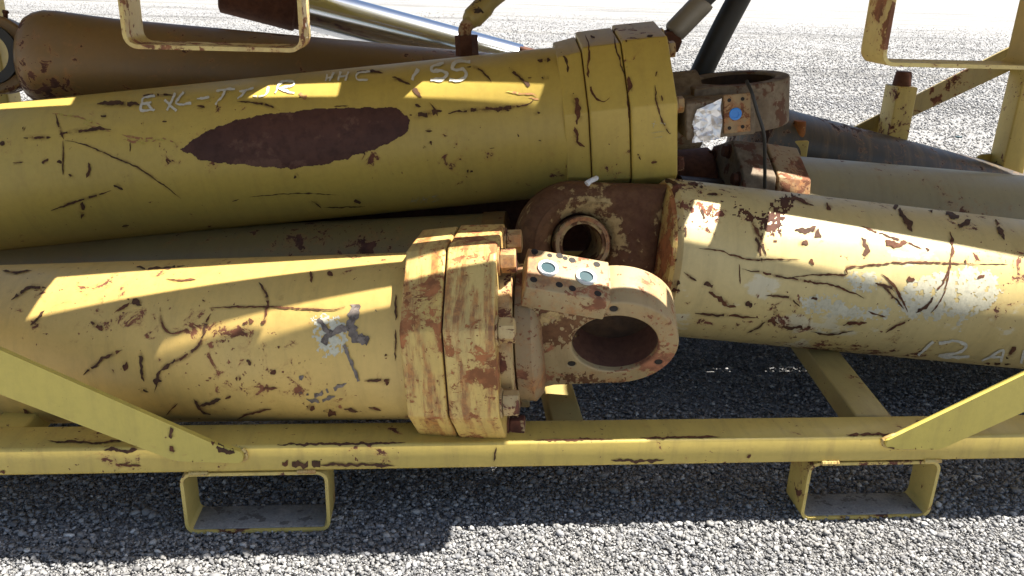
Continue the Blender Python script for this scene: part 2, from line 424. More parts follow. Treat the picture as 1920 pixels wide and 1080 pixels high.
def blob(b, poly, parent, name, mat, ox=0, oy=0, s=1.0, step=2.2, warp=3.0, lift=.0006, freq=.12, label=None, holes=0.0):
    P = [(p[0] / s + ox, p[1] / s + oy) for p in poly]; inv = parent.matrix_world.inverted()
    x0, x1 = min(p[0] for p in P) - warp * 2, max(p[0] for p in P) + warp * 2
    y0, y1 = min(p[1] for p in P) - warp * 2, max(p[1] for p in P) + warp * 2
    def inside(x, y):
        r = False; j = len(P) - 1
        for i in range(len(P)):
            if (P[i][1] > y) != (P[j][1] > y) and x < (P[j][0] - P[i][0]) * (y - P[i][1]) / (P[j][1] - P[i][1]) + P[i][0]: r = not r
            j = i
        return r
    bm = bmesh.new(); V = {}
    def vert(i, j):
        if (i, j) not in V:
            h = cast(b, x0 + i * step, y0 + j * step, lift)
            V[i, j] = bm.verts.new(inv @ h) if h is not None else None
        return V[i, j]
    for i in range(int((x1 - x0) / step)):
        for j in range(int((y1 - y0) / step)):
            x = x0 + (i + .5) * step; y = y0 + (j + .5) * step
            wx = warp * 2 * noise.fractal(Vector((x * freq, y * freq, 3)), 1, 2, 3); wy = warp * 2 * noise.fractal(Vector((x * freq, y * freq, 9)), 1, 2, 3)
            if not inside(x + wx, y + wy): continue
            if holes and noise.fractal(Vector((x * .09, y * .09, 21)), 1, 2, 4) > .6 - holes: continue
            q = [vert(i, j), vert(i + 1, j), vert(i + 1, j + 1), vert(i, j + 1)]
            if None in q or (q[0].co - q[2].co).length > .03: continue
            bm.faces.new(q)
    me = bpy.data.meshes.new(name); bm.to_mesh(me); bm.free(); me.shade_smooth()
    if not me.polygons: return None
    return link(name, me, mat, parent, label=label)

# ------------------------------------------------------------------ ground
me = bpy.data.meshes.new('ground')
nx = 60; xs = np.concatenate([-np.geomspace(150, 2.2, 20), np.linspace(-2, 2.6, 24), np.geomspace(3, 150, 20)])
ys = np.concatenate([-np.geomspace(60, 1, 10), np.linspace(0, 6, 50), np.geomspace(6.3, 300, 30)])
vv = [(x, y, .012 * noise.fractal(Vector((x * .9, y * .9, 0)), 1, 2, 3) * min(1, max(0, (abs(x - .1) + abs(y - 2)) / 4 - .4)) + 0.0) for y in ys for x in xs]
W = len(xs); ff = [(j * W + i, j * W + i + 1, (j + 1) * W + i + 1, (j + 1) * W + i) for j in range(len(ys) - 1) for i in range(W - 1)]
me.from_pydata([(a, b, c - .006) for a, b, c in vv], [], ff); me.shade_smooth()
ground = link('ground', me, M['yard'], kind='structure')

def stones(name, regions, label, seed):
    rng = np.random.default_rng(seed)
    bm = bmesh.new(); bmesh.ops.create_icosphere(bm, subdivisions=1, radius=1)
    bv = np.array([v.co[:] for v in bm.verts]); bf = np.array([[v.index for v in f.verts] for f in bm.faces]); bm.free()
    o8 = np.array([(1, 0, 0), (0, 1, 0), (-1, 0, 0), (0, -1, 0), (0, 0, 1), (0, 0, -1)], float)
    f8 = np.array([(0, 1, 4), (1, 2, 4), (2, 3, 4), (3, 0, 4), (1, 0, 5), (2, 1, 5), (3, 2, 5), (0, 3, 5)])
    Vs, Fs, base = [], [], 0
    for (n, x0, x1, y0, y1, smin, smax, lod, zl) in regions:
        tv, tf = (bv, bf) if lod else (o8, f8); k = len(tv)
        # equal density over a wedge widening with distance
        y = y0 + (y1 - y0) * ((1 - np.sqrt(rng.random(n))) if zl < 0 else rng.random(n)); zl = abs(zl)
        x = x0 + (x1 - x0) * rng.random(n)
        if not lod: x = x * y / y1
        s = smin * (smax / smin) ** (rng.random(n) ** 2.4)
        V = np.repeat(tv[None], n, 0) * (1 + .28 * rng.standard_normal((n, k, 1)).clip(-1.6, 1.6))
        V = V * (s[:, None] * np.stack([.8 + .5 * rng.random(n), .7 + .4 * rng.random(n), .45 + .35 * rng.random(n)], 1))[:, None, :]
        # random rotation: yaw, then a tilt
        a = rng.random(n) * 6.283; t = rng.normal(0, .45, n); ca, sa, ct, st = np.cos(a), np.sin(a), np.cos(t), np.sin(t)
        X, Y, Z = V[..., 0], V[..., 1], V[..., 2]
        Y, Z = Y * ct[:, None] - Z * st[:, None], Y * st[:, None] + Z * ct[:, None]
        X, Y = X * ca[:, None] - Y * sa[:, None], X * sa[:, None] + Y * ca[:, None]
        z = s * .25 + rng.random(n) * zl - .003
        V = np.stack([X + x[:, None], Y + y[:, None], Z + z[:, None]], -1)
        Vs.append(V.reshape(-1, 3)); Fs.append((tf[None] + (base + np.arange(n) * k)[:, None, None]).reshape(-1, 3)); base += n * k
    V = np.concatenate(Vs).astype(np.float32); Fc = np.concatenate(Fs).astype(np.int32)
    me = bpy.data.meshes.new(name); me.vertices.add(len(V)); me.vertices.foreach_set('co', V.ravel())
    me.loops.add(Fc.size); me.loops.foreach_set('vertex_index', Fc.ravel())
    me.polygons.add(len(Fc)); me.polygons.foreach_set('loop_start', np.arange(0, Fc.size, 3, dtype=np.int32))
    me.update(calc_edges=True)
    o = link(name, me, M['stone'], kind='stuff', label=label); o['category'] = 'gravel'
    return o
stones('gravel', [
    (95000, -1.35, 1.45, 1.08, 1.78, .0011, .0028, 0, .005),
    (46000, -1.15, 1.5, 1.08, 1.75, .0024, .0066, 1, .005),
    (800, -1.15, 1.5, 1.08, 1.75, .006, .0105, 1, .005),
    (42000, -.9, 2.1, 1.75, 3.0, .0025, .008, 0, .005),
    (70000, -6.5, 6.5, 2.9, 8.5, .006, .014, 0, .004),
    (70000, -18, 18, 7.5, 26, .009, .018, 0, -.004),
], 'loose pale grey crushed stone covering the yard under and around the racks', 3)

# ------------------------------------------------------------------ racks
PSI = math.atan(.0875)
RU = Vector((math.cos(PSI), math.sin(PSI), 0)); RW = Vector((-math.sin(PSI), math.cos(PSI), 0))
DEPTH = 1.33
def rack_frame(z): return Matrix.Translation(Vector((0, 1.4, z))) @ Matrix((RU, RW, Vector((0, 0, 1)))).transposed().to_4x4()
def hollow_pocket(name, u0, u1, z0, z1, w0, w1, th=.0065, rad=.022):
    bm = bmesh.new()
    def loop(ins):
        p = []; r = max(.004, rad - ins)
        for cx, cz, a0 in ((u1 - ins - r, z1 - ins - r, 0), (u0 + ins + r, z1 - ins - r, 90), (u0 + ins + r, z0 + ins + r, 180), (u1 - ins - r, z0 + ins + r, 270)):
            for k in range(6):
                a = R_(a0 + 18 * k); p.append((cx + r * math.cos(a), cz + r * math.sin(a)))
        return p
    o, i = loop(0), loop(th); n = len(o); L = []
    for pts, w in ((o, w0), (o, w1), (i, w1), (i, w0)): L.append([bm.verts.new((a, w, b)) for a, b in pts])
    for k in range(4):
        A, B = L[k], L[(k + 1) % 4]
        for q in range(n): bm.faces.new((A[q], A[(q + 1) % n], B[(q + 1) % n], B[q]))
    bmesh.ops.bevel(bm, geom=[e for e in bm.edges if abs(e.verts[0].co.y - e.verts[1].co.y) < 1e-6 and not e.calc_face_angle(0) < .8], offset=.0012, segments=1, affect='EDGES')
    return mesh_from(bm, name, 40)
def bar_between(name, a, b, wid, thk, nrm, bev=.004, tip=None):
    """flat bar from a to b (local), width wid in the plane across nrm, thickness thk along nrm"""
    a, b, nrm = Vector(a), Vector(b), Vector(nrm).normalized(); x = (b - a).normalized(); z = x.cross(nrm).normalized()
    Mx = Matrix((x, nrm, z)).transposed().to_4x4(); Mx.translation = a
    return box_me(name, (0, -thk / 2, -wid / 2), ((b - a).length, thk / 2, wid / 2), bev, Mx)

def brace_me(name, pts, w0, w1, rad=.02):
    """flat bar cut from plate: polygon in (u, z), from w0 to w1, rounded corners"""
    P = [Vector(p) for p in pts]; out = []; n = len(P)
    for i in range(n):
        a, b, c = P[i - 1], P[i], P[(i + 1) % n]
        r = min(rad, (a - b).length * .4, (c - b).length * .4)
        p0 = b + (a - b).normalized() * r; p1 = b + (c - b).normalized() * r
        for k in range(6):
            t = k / 5; out.append(p0 * (1 - t) ** 2 + b * 2 * t * (1 - t) + p1 * t * t)
    bm = bmesh.new()
    A = [bm.verts.new((p.x, w0, p.y)) for p in out]; B = [bm.verts.new((p.x, w1, p.y)) for p in out]; m = len(out)
    for i in range(m): bm.faces.new((A[i], A[(i + 1) % m], B[(i + 1) % m], B[i]))
    fa = bm.faces.new(A); fb = bm.faces.new(B[::-1])
    bmesh.ops.bevel(bm, geom=list(fa.edges) + list(fb.edges), offset=.0015, segments=2, affect='EDGES')
    return mesh_from(bm, name, 35)

UL, UR = -1.50, 1.835
def make_rack(name, z, label, low):
    t = thing(name, label, 'storage rack', rack_frame(z), 'stacked yellow steel racks')
    zr0, zr1 = .139, .196                                    # rail underside and top over the pocket soles
    for w0 in (0.0, DEPTH - .085):
        wa, wb = (w0, w0 + .085) if low or w0 else (-.012, .028)
        link('rail', box_me('rail', (UL, wa, zr0), (UR, wb, zr1), .006), M['rack'], t)
    for u0 in (UL, UR - .076):
        link('end_rail', box_me('end_rail', (u0, .087, zr0), (u0 + .076, DEPTH - .087, zr1 - .002), .006), M['rack'], t)
    for u0 in (-.62, .611, ):
        for w0 in ((.001, DEPTH - .086) if low else (.001,)):
            if u0 < 0: a, b = u0, u0 + .277
            else: a, b = u0, u0 + .279
            link('fork_pocket', hollow_pocket('fork_pocket', a, b, .0, zr0 - .002, w0, w0 + .08), M['pocket' if low else 'pocketrust'], t)
    for u0 in (UL, UR - .085):
        for w0 in (.001, DEPTH - .086):
            link('post', box_me('post', (u0 + .002, w0 + .001, zr1 + .001), (u0 + .083, w0 + .083, .909 + .139 if low else .5), .006), M['rack'], t)
    return t
rack = make_rack('storage_rack', 0.0, 'lower yellow steel rack on the gravel carrying the hydraulic cylinders', True)
upper = make_rack('storage_rack', .911, 'upper yellow steel rack stacked above, only its two fork pockets in view', False)

# dust and grit lying on the soles of the near pockets
M['dust'] = rust('grey dust', (.20, .195, .185), (.27, .26, .24), (.12, .11, .10), amt=.4, scale=30, rough=1.0, seed=71, bump=.8)
for a, b in ((-.608, -.355), (.623, .878)):
    link('dust_layer', box_me('dust_layer', (a, .006, .0066), (b, .078, .0098), .001), M['dust'], rack)
# cross bars of the lower rack
link('cross_bar', box_me('cross_bar', (.098, .088, .139), (.164, DEPTH - .088, .190), .005), M['shadedrack'], rack, label='short greenish cross bar under the rod eye')
inv = rack.matrix_world.inverted()
def floor_pt(x, y, z):
    d = ray(x, y); p = CAM + d * ((z - EYE) / d.z); return inv @ p
a = floor_pt(1640, 781, .192); b = floor_pt(1548, 662, .192)
dd = (b - a).normalized(); a = a + dd * 0.004; b = a + dd * 1.12
link('cross_bar', bar_between('cross_bar', a - Vector((0, 0, .026)), b - Vector((0, 0, .026)), .078, .052, (0, 0, 1), .005), M['shadedrack'], rack, label='slanting cross bar below the cream barrel')
link('cross_bar', box_me('cross_bar', (-1.0, .088, .139), (-.93, DEPTH - .088, .190), .005), M['rack'], rack)
# diagonal braces welded on the outer face of the near rail (outline measured in the rack's front plane)
def fu(x, y, w=-.010):
    d = ray(x, y); n = RW; p0 = rack.matrix_world @ Vector((0, w, 0)); t = (p0 - CAM).dot(n) / d.dot(n)
    q = inv @ (CAM + d * t); return (q.x, q.z)
def ext(p, q, u):
    s = (q[1] - p[1]) / (q[0] - p[0]); return (u, p[1] + s * (u - p[0]))
l1, l2, l3, l4 = fu(0, 655), fu(405, 833), fu(0, 738), fu(330, 864)
link('brace', brace_me('brace', [ext(l1, l2, UL + .04), l2, fu(458, 848), fu(455, 868), l4, ext(l3, l4, UL + .04)], -.012, -.001, .016), M['rackpale'], rack)
r1, r2, r3, r4 = fu(1690, 812), fu(1920, 701), fu(1762, 842), fu(1920, 771)
link('brace', brace_me('brace', [ext(r1, r2, UR - .04), r1, fu(1657, 828), fu(1664, 841), r3, ext(r3, r4, UR - .04)], -.012, -.001, .014), M['rackpale'], rack)
# far side of the lower rack
def far(x, y, w=DEPTH):
    d = ray(x, y); p0 = rack.matrix_world @ Vector((0, w, 0)); t = (p0 - CAM).dot(RW) / d.dot(RW)
    q = inv @ (CAM + d * t); return (q.x, q.z)
g = [far(1600, 236, DEPTH + .02), far(1895, 84, DEPTH + .02), far(1895, 128, DEPTH + .02), far(1625, 255, DEPTH + .02)]
slope = (g[1][1] - g[0][1]) / (g[1][0] - g[0][0])
s2 = (g[2][1] - g[3][1]) / (g[2][0] - g[3][0])
uL = g[0][0] - .35; uR = UR - .0
link('brace', brace_me('brace', [(uL, g[0][1] + slope * (uL - g[0][0])), (uR, g[1][1] + slope * (uR - g[1][0])), (uR, g[2][1] + s2 * (uR - g[2][0])), (uL, g[3][1] + s2 * (uL - g[3][0]))], DEPTH + .002, DEPTH + .012, .01), M['shadedrack'], rack, label='rear diagonal brace running up to the far post')
def stake(x0, x1, ytop, w, pin, pinh, mat):
    p0 = far(x0, ytop, w); p1 = far(x1, ytop, w); wd = (p1[0] - p0[0]) * 1.25
    s = link('stake', box_me('stake', (p0[0], w, .197), (p1[0], w + wd, p0[1]), .004), M['rack'], rack, label=mat)
    cx, cy = (p0[0] + p1[0]) / 2, w + wd / 2
    rr = wd * .30
    bm = bmesh.new(); lathe(bm, [(0, rr * 1.15), (pinh * .8, rr * 1.0), (pinh, rr * .9)], 20)
    me = mesh_from(bm, 'pin'); me.transform(Matrix.Translation((cx, cy, p0[1] - .0005)) @ Matrix.Rotation(-math.pi / 2, 4, 'Y'))
    o = link('pin', me, M[pin], s); return s
stake(1684, 1722, 163, DEPTH - .10, 'brown', .045, 'upright stake with a dark tapered pin on top')
stake(1488, 1518, 264, DEPTH - .30, 'orange', .055, 'short upright stake with a rusty round pin on top')
p = far(1828, 290, DEPTH - .01); q = far(1893, 305, DEPTH - .01)
link('gusset', brace_me('gusset', [(p[0], q[1] - .05), (p[0] + .01, p[1]), (q[0] + .02, p[1] + .012), (q[0] + .02, q[1] - .06)], DEPTH - .012, DEPTH - .003, .02), M['rack'], rack)
link('cross_bar', box_me('cross_bar', (.80, .088, .139), (.90, DEPTH - .088, .190), .005), M['rack'], upper)  # both upper bars are out of view, set where their shade splits the sunlight
link('cross_bar', box_me('cross_bar', (-.65, .088, .139), (-.555, DEPTH - .088, .190), .005), M['rack'], upper)

def weld(pts, par, r=.0048):
    pp = smoothpath(pts, 14) if len(pts) > 2 else [Vector(pts[0]).lerp(Vector(pts[1]), i / 24) for i in range(25)]
    rr = [r * (.75 + .5 * abs(noise.noise(Vector((i * .9, pts[0][0] * 9, 1))))) for i in range(len(pp))]
    link('weld', tube_me('weld', pp, rr, 7), M['pocketrust'], par)
for L_ in ([fu(322, 856), l4, fu(400, 867), fu(452, 867), fu(460, 855), fu(452, 845)], [fu(1690, 816), fu(1660, 827), fu(1664, 840), fu(1700, 843), r3]):
    weld([(a_, -.003, b_) for a_, b_ in L_], rack)
for u_ in (-.60, -.40, .635, .85):
    weld([(u_, -.0005, .1385), (u_ + .035, -.0005, .1385)], rack, .005)

# ------------------------------------------------------------------ hydraulic cylinders
CYLG = 'hydraulic cylinders piled in the racks'
def octa(name, x0, x1, R, ang, ch=.006, R0=None):
    bm = bmesh.new(); R0 = R0 or R; ch = ch * .6
    lathe(bm, [(x0, R0), (x1, R)], 8, ang)
    bmesh.ops.bevel(bm, geom=list(bm.edges), offset=ch, segments=3, affect='EDGES', profile=.5)
    return mesh_from(bm, name, 11)
def hexbolt(x, th, rad, hr=.021, hl=.024, washer=True, spin=.3):
    """bolt head on a flange face at local x; th from the camera side (-y) upwards"""
    bm = bmesh.new(); c = (-rad * math.cos(th), rad * math.sin(th))
    lathe(bm, [(x, hr * .72), (x + hl * .9, hr * .72)], 14, 0, True, c)
    lathe(bm, [(x + .006, hr), (x + hl - .002, hr), (x + hl, hr * .9)], 6, spin, True, c)
    if washer: lathe(bm, [(x + .0003, hr * 1.18), (x + .004, hr * 1.18)], 20, 0, True, c)
    return mesh_from(bm, 'bolt', 30)

# --- A: amber cylinder lowest in front -------------------------------------
oA, dA = cyl_axis((0, 497), (755, 474), (0, 795), (765, 786), .168)
mA = frame(oA, dA)
def loc_x(px, m, o, d):           # local x of the axis point seen at photo column px
    lo, hi = -3.0, 3.0
    for _ in range(50):
        md = (lo + hi) / 2; p = o + d * md - CAM
        if 960 + FPX * p.dot(CR) / p.dot(CF) < px: lo = md
        else: hi = md
    return (lo + hi) / 2
tA = thing('hydraulic_cylinder', 'amber cylinder lowest in front, with a rusty bolted octagonal collar and big round rod eye', 'hydraulic cylinder', mA, CYLG)
xa0 = loc_x(793, mA, oA, dA); xa1 = loc_x(864, mA, oA, dA); xa2 = loc_x(950, mA, oA, dA)
barA = link('barrel', lathe_me('barrel', [(-1.55, .16), (-1.54, .168), (xa0 - .012, .168), (xa0 - .006, .171), (xa0 + .02, .171)], 160), M['amber'], tA)
AV = math.pi - R_(25)             # lathe angle of a vertex 25 degrees above the camera side
colA1 = link('collar', octa('collar', xa0, xa1 - .0018, .221, AV, .008, .216), M['collar_rust'], tA)
colA2 = link('collar', octa('collar', xa1 + .0018, xa2, .223, AV, .008), M['collar_rust'], tA)
link('collar_joint', lathe_me('collar_joint', [(xa1 - .004, .212), (xa1 + .004, .212)], 8, ang0=AV), M['brown'], tA)
for k in range(8):
    th = R_(25 + 45 * k) 
    bo = link('bolt', hexbolt(xa2, th, .186, .0235, .034, spin=.3 + k), M['bolt'], tA)
link('gland', lathe_me('gland', [(xa2 - .01, .155), (xa2 + .020, .155), (xa2 + .024, .148), (xa2 + .024, .10)], 64), M['bolt'], tA)
link('rod', lathe_me('rod', [(xa2 - .02, .119), (xa2 + .05, .119)], 64), M['dullchrome'], tA)
# rod eye: plate with a round end, tilted 26 degrees downwards to the camera
tilt = R_(26)
x0 = loc_x(978, mA, oA, dA)
link('eye_flange', lathe_me('eye_flange', [(x0 - .006, .12), (x0 - .002, .132), (x0 + .028, .136), (x0 + .042, .12), (x0 + .046, .09)], 72), M['eye'], tA)
nA = mA.to_3x3() @ Vector((0, -math.cos(tilt), -math.sin(tilt))); vA = mA.to_3x3() @ Vector((0, -math.sin(tilt), math.cos(tilt)))
TH = .098
fO = oA + nA * (TH / 2)
def uvA(x, y):
    d = ray(x, y); t = (fO - CAM).dot(nA) / d.dot(nA); q = CAM + d * t - fO; return (q.dot(dA), q.dot(vA))
cu_, cv_ = uvA(1153, 647)
outl = []
for k in range(0, 41):
    a_ = R_(100 - k * 190 / 40); outl.append((cu_ + .122 * math.cos(a_), cv_ + .122 * math.sin(a_)))
outl = outl + [(cu_ - .03, cv_ - .122), (x0 + .06, cv_ - .126), (x0 + .03, cv_ - .136), (x0 + .02, cv_ - .05), (x0 + .02, .09), uvA(990, 560), uvA(986, 540), uvA(1146, 567), (cu_ - .024, cv_ + .121)]
(hx1, hy1), (hx2, hy2), (hx3, hy3) = [(cu_ + .1025 * (p_[0] - cu_) / math.hypot(p_[0] - cu_, p_[1] - cv_), cv_ + .1025 * (p_[1] - cv_) / math.hypot(p_[0] - cu_, p_[1] - cv_)) for p_ in (uvA(1151, 588), uvA(1067, 685), uvA(1235, 680))]
eyeA = link('rod_eye', plate_me('rod_eye', outl, [(cu_, cv_, .083), (hx1, hy1, .0075), (hx2, hy2, .0075), (hx3, hy3, .0075)], TH, .004), M['eyepale'], tA, local=Matrix.Rotation(tilt, 4, 'X'))
for hx, hy in ((hx1, hy1), (hx2, hy2), (hx3, hy3)):
    bm = bmesh.new(); lathe(bm, [(0, .0077), (.004, .0077)], 20)
    me = mesh_from(bm, 'bolt_hole'); me.transform(Matrix.Translation((hx, -TH / 2 + .0015, hy)) @ Matrix.Rotation(math.pi / 2, 4, 'Z')); link('bolt_hole', me, M['black'], eyeA)
# bore lining so that the bore shows a machined, browner steel
bm = bmesh.new(); k = 64
for ya, yb, rr in ((-TH / 2 + .012, TH / 2 - .01, .0826),):
    A_ = [bm.verts.new((cu_ + rr * math.cos(6.2832 * i / k), ya, cv_ + rr * math.sin(6.2832 * i / k))) for i in range(k)]
    B_ = [bm.verts.new((cu_ + rr * math.cos(6.2832 * i / k), yb, cv_ + rr * math.sin(6.2832 * i / k))) for i in range(k)]
    C_ = [bm.verts.new((cu_ + (rr + .004) * math.cos(6.2832 * i / k), yb, cv_ + (rr + .004) * math.sin(6.2832 * i / k))) for i in range(k)]
    for i in range(k):
        j = (i + 1) % k; bm.faces.new((A_[i], A_[j], B_[j], B_[i])); bm.faces.new((B_[i], B_[j], C_[j], C_[i]))
link('bushing', mesh_from(bm, 'bushing'), M['bore'], eyeA)
bm = bmesh.new(); vs_ = []  # dark disc added to close the bore against light from behind
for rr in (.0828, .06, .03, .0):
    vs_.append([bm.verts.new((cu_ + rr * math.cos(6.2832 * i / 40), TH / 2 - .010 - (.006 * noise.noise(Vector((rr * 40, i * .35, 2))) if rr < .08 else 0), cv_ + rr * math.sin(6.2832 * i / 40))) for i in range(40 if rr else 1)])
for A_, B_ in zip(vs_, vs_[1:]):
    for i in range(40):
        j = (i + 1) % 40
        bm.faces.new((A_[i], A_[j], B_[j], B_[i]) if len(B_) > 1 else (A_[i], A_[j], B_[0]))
link('bore_blocker', mesh_from(bm, 'bore_blocker'), M['boredark'], eyeA, label='dark disc added at the back of the bore to block light')
# body block between flange and eye (wider casting) and the port pad on top
p0, p1 = uvA(986, 540), uvA(1146, 567)
ang = math.atan2(p1[1] - p0[1], p1[0] - p0[0])
# pad frame: origin at the near left corner of its top face
padM = Matrix.Translation((p0[0], -TH / 2, p0[1])) @ Matrix.Rotation(-ang, 4, 'Y')
Lp = math.hypot(p1[0] - p0[0], p1[1] - p0[1])
pad = link('port_pad', box_me('port_pad', (0, -.001, -.05), (Lp - .002, TH + .004, .0035), .003), M['eyepale'], tA, local=Matrix.Rotation(tilt, 4, 'X') @ padM)
def disc(name, x, y, r, h, mat, par, n=20, z0=.0036, hollow=False):
    bm = bmesh.new()
    if hollow:
        ra, rb = r, r * .72
        prof = [(ra, z0 - .002), (ra, z0 + h), (rb, z0 + h), (rb, z0 - .002)]
        rings = [[bm.verts.new((x + q * math.cos(6.2832 * i / n), y + q * math.sin(6.2832 * i / n), zz)) for i in range(n)] for q, zz in prof]
        for A, B in zip(rings, rings[1:]):
            for i in range(n): bm.faces.new((A[i], A[(i + 1) % n], B[(i + 1) % n], B[i]))
    else:
        T = [bm.verts.new((x + r * math.cos(6.2832 * i / n), y + r * math.sin(6.2832 * i / n), z0 + h)) for i in range(n)]
        S = [bm.verts.new((v.co.x, v.co.y, z0 - .002)) for v in T]
        bm.faces.new(T)
        for i in range(n): bm.faces.new((T[i], T[(i + 1) % n], S[(i + 1) % n], S[i]))
    return link(name, mesh_from(bm, name), M[mat], par)
ports = [(Lp * .245, TH * .56), (Lp * .70, TH * .50)]
for (px_, py_) in ports:
    disc('port_cap', px_, py_, .0145, .001, 'tealcap', pad); disc('port_ring', px_, py_, .0195, .004, 'whitering', pad, 32, hollow=True)
    for dx, dy in ((-.026, -.034), (.022, -.036), (-.026, .040), (.022, .040)): disc('bolt_hole', px_ + dx, py_ + dy, .0068, .0004, 'black', pad, 16)
for k in range(3): disc('bolt_hole', .012 + k * .03, TH * .93, .005, .0004, 'black', pad, 12)

# --- B: olive yellow cylinder across the middle ------------------------------
oB, dB = cyl_axis((0, 194), (1036, 89), (0, 470), (1060, 367), .19)
mB = frame(oB, dB)
tB = thing('hydraulic_cylinder', 'olive yellow cylinder across the middle with a brown primer patch and white handwriting', 'hydraulic cylinder', mB, CYLG)
b0, b1, b2, b3 = [loc_x(x, mB, oB, dB) for x in (1058, 1092, 1160, 1240)]
barB = link('barrel', lathe_me('barrel', [(-1.75, .18), (-1.74, .19), (b0 - .006, .19), (b0, .193), (b0 + .02, .193)], 160), M['greenyellow'], tB)
BV = math.pi - R_(14)
colB0 = link('collar', octa('collar', b0 - .012, b1 - .0012, .214, BV, .006, .205), M['greenyellow'], tB, label='thin first ring of the collar')
colB1 = link('collar', octa('collar', b1 + .0012, b2 - .0012, .228, BV, .008, .226), M['greenyellow'], tB)
colB2 = link('collar', octa('collar', b2 + .0012, b3, .234, BV, .009), M['greenyellow'], tB)
for q in (b1, b2): link('collar_joint', lathe_me('collar_joint', [(q - .004, .207), (q + .004, .207)], 8, ang0=BV), M['brown'], tB)
for k in range(8): link('bolt', hexbolt(b3, R_(14 + 45 * k), .195, .020, .020, spin=.2 + k), M['bolt'], tB)
n0 = loc_x(1284, mB, oB, dB)
link('rod', lathe_me('rod', [(b3 - .01, .10), (n0 + .03, .10)], 64), M['greyeye'], tB)
# eye with an upright bore and a front port block
cx_ = loc_x(1385, mB, oB, dB)
eyl = []
EB = thing  # (name kept free)
r_o, r_i, hh = .132, .096, .058
outl = [(cx_ + r_o * math.cos(R_(a)), r_o * math.sin(R_(a))) for a in range(-125, 126, 5)] + [(n0 + .012, .108), (n0 + .012, -.108)]
eb = plate_me('rod_eye', outl, [(cx_, 0, r_i)], hh * 2, .005)
eyeB = link('rod_eye', eb, M['greyeye'], tB, local=Matrix.Translation((-.012, -.015, .014)) @ Matrix.Rotation(R_(-90 + 1), 4, 'X'))
bm = bmesh.new(); k = 48
A_ = [bm.verts.new((cx_ + (r_i - .001) * math.cos(6.2832 * i / k), -hh + .006, (r_i - .001) * math.sin(6.2832 * i / k))) for i in range(k)]
B_ = [bm.verts.new((v.co.x, hh - .006, v.co.z)) for v in A_]
for i in range(k): bm.faces.new((A_[i], A_[(i + 1) % k], B_[(i + 1) % k], B_[i]))
link('bushing', mesh_from(bm, 'bushing'), M['boredark'], eyeB)
# port block standing in front of the eye, its face towards the camera
iB = mB.inverted()
yb = 1.99
c00 = iB @ at(1286, 190, yb); c11 = iB @ at(1418, 268, yb)
blk = link('port_block', box_me('port_block', (c00.x, c00.y, c11.z + .02), (c11.x, -.06, c00.z - .005), .006), M['greyeye'], tB)
pl0 = iB @ at(1356, 172, yb); pl1 = iB @ at(1407, 246, yb)
plate = link('port_plate', box_me('port_plate', (pl0.x, c00.y - .006, pl1.z), (pl1.x, c00.y + .004, pl0.z - .008), .002), M['eye'], tB)
pc = iB @ at(1378, 213, yb)
bm = bmesh.new(); lathe(bm, [(0, .0145), (.003, .0145), (.004, .012), (.0035, .0085), (.0018, .0085)], 32)
me = mesh_from(bm, 'plug'); me.transform(Matrix.Translation((pc.x, c00.y - .006, pc.z)) @ Matrix.Rotation(-math.pi / 2, 4, 'Z'))
link('plug', me, M['bluecap'], tB, label='blue plastic plug')
for dx, dz in ((-.014, .033), (.017, .033), (-.014, -.032), (.017, -.032)):
    bm = bmesh.new(); lathe(bm, [(0, .0045), (.0007, .0045)], 12)
    me = mesh_from(bm, 'bolt_hole'); me.transform(Matrix.Translation((pc.x + dx, c00.y - .006, pc.z + dz)) @ Matrix.Rotation(-math.pi / 2, 4, 'Z')); link('bolt_hole', me, M['black'], plate)
# crumpled foil taped over the other port
f_out = [(1305, 203), (1325, 196), (1352, 184), (1350, 205), (1353, 232), (1348, 258), (1330, 262), (1312, 266), (1297, 266), (1300, 245), (1296, 232), (1302, 215)]
from mathutils.geometry import delaunay_2d_cdt
rf = random.Random(5)
pts2 = []; n_ = len(f_out)
for a_, b_ in zip(f_out, f_out[1:] + f_out[:1]):
    for k in range(3): pts2.append(Vector((a_[0] + (b_[0] - a_[0]) * k / 3 + rf.uniform(-1, 1), a_[1] + (b_[1] - a_[1]) * k / 3 + rf.uniform(-1, 1))))
nb = len(pts2)
pts2 += [Vector((rf.uniform(1296, 1354), rf.uniform(184, 268))) for _ in range(110)]
vo_, _, fo_, *_ = delaunay_2d_cdt(pts2, [], [list(range(nb))], 1, 1e-4)
me = bpy.data.meshes.new('foil'); co_ = []
for v_ in vo_:
    q = iB @ at(v_[0], v_[1], yb); v3 = Vector((v_[0] * .09, v_[1] * .09, 1))
    co_.append((q.x, c00.y - .005 - .014 * abs(noise.noise(v3)) - rf.uniform(0, .004), q.z))
me.from_pydata(co_, [], [tuple(f_) for f_ in fo_])
link('foil', me, M['foil'], tB, label='crumpled silver foil over the port')

# --- C: cream cylinder on the right -------------------------------------------
oC, dC = cyl_axis((1220, 330), (1920, 412), (1280, 632), (1920, 692), .19)
mC = frame(oC, dC)
tC = thing('hydraulic_cylinder', 'cream yellow cylinder on the right with a rusty bushed eye and scraped pale paint', 'hydraulic cylinder', mC, CYLG)
c0 = loc_x(1222, mC, oC, dC)
barC = link('barrel', lathe_me('barrel', [(c0, .15), (c0 + .004, .178), (c0 + .016, .19), (1.9, .19), (1.91, .18)], 160), M['cream'], tC)
link('weld_ring', lathe_me('weld_ring', [(c0 - .008, .150), (c0 - .004, .172), (c0 + .004, .1785), (c0 + .010, .176)], 96), M['collar_rust'], tC)
ecx = loc_x(1094, mC, oC, dC)
tc_ = R_(13)
nC = mC.to_3x3() @ Vector((0, -math.cos(tc_), math.sin(tc_))); vC = mC.to_3x3() @ Vector((0, math.sin(tc_), math.cos(tc_)))
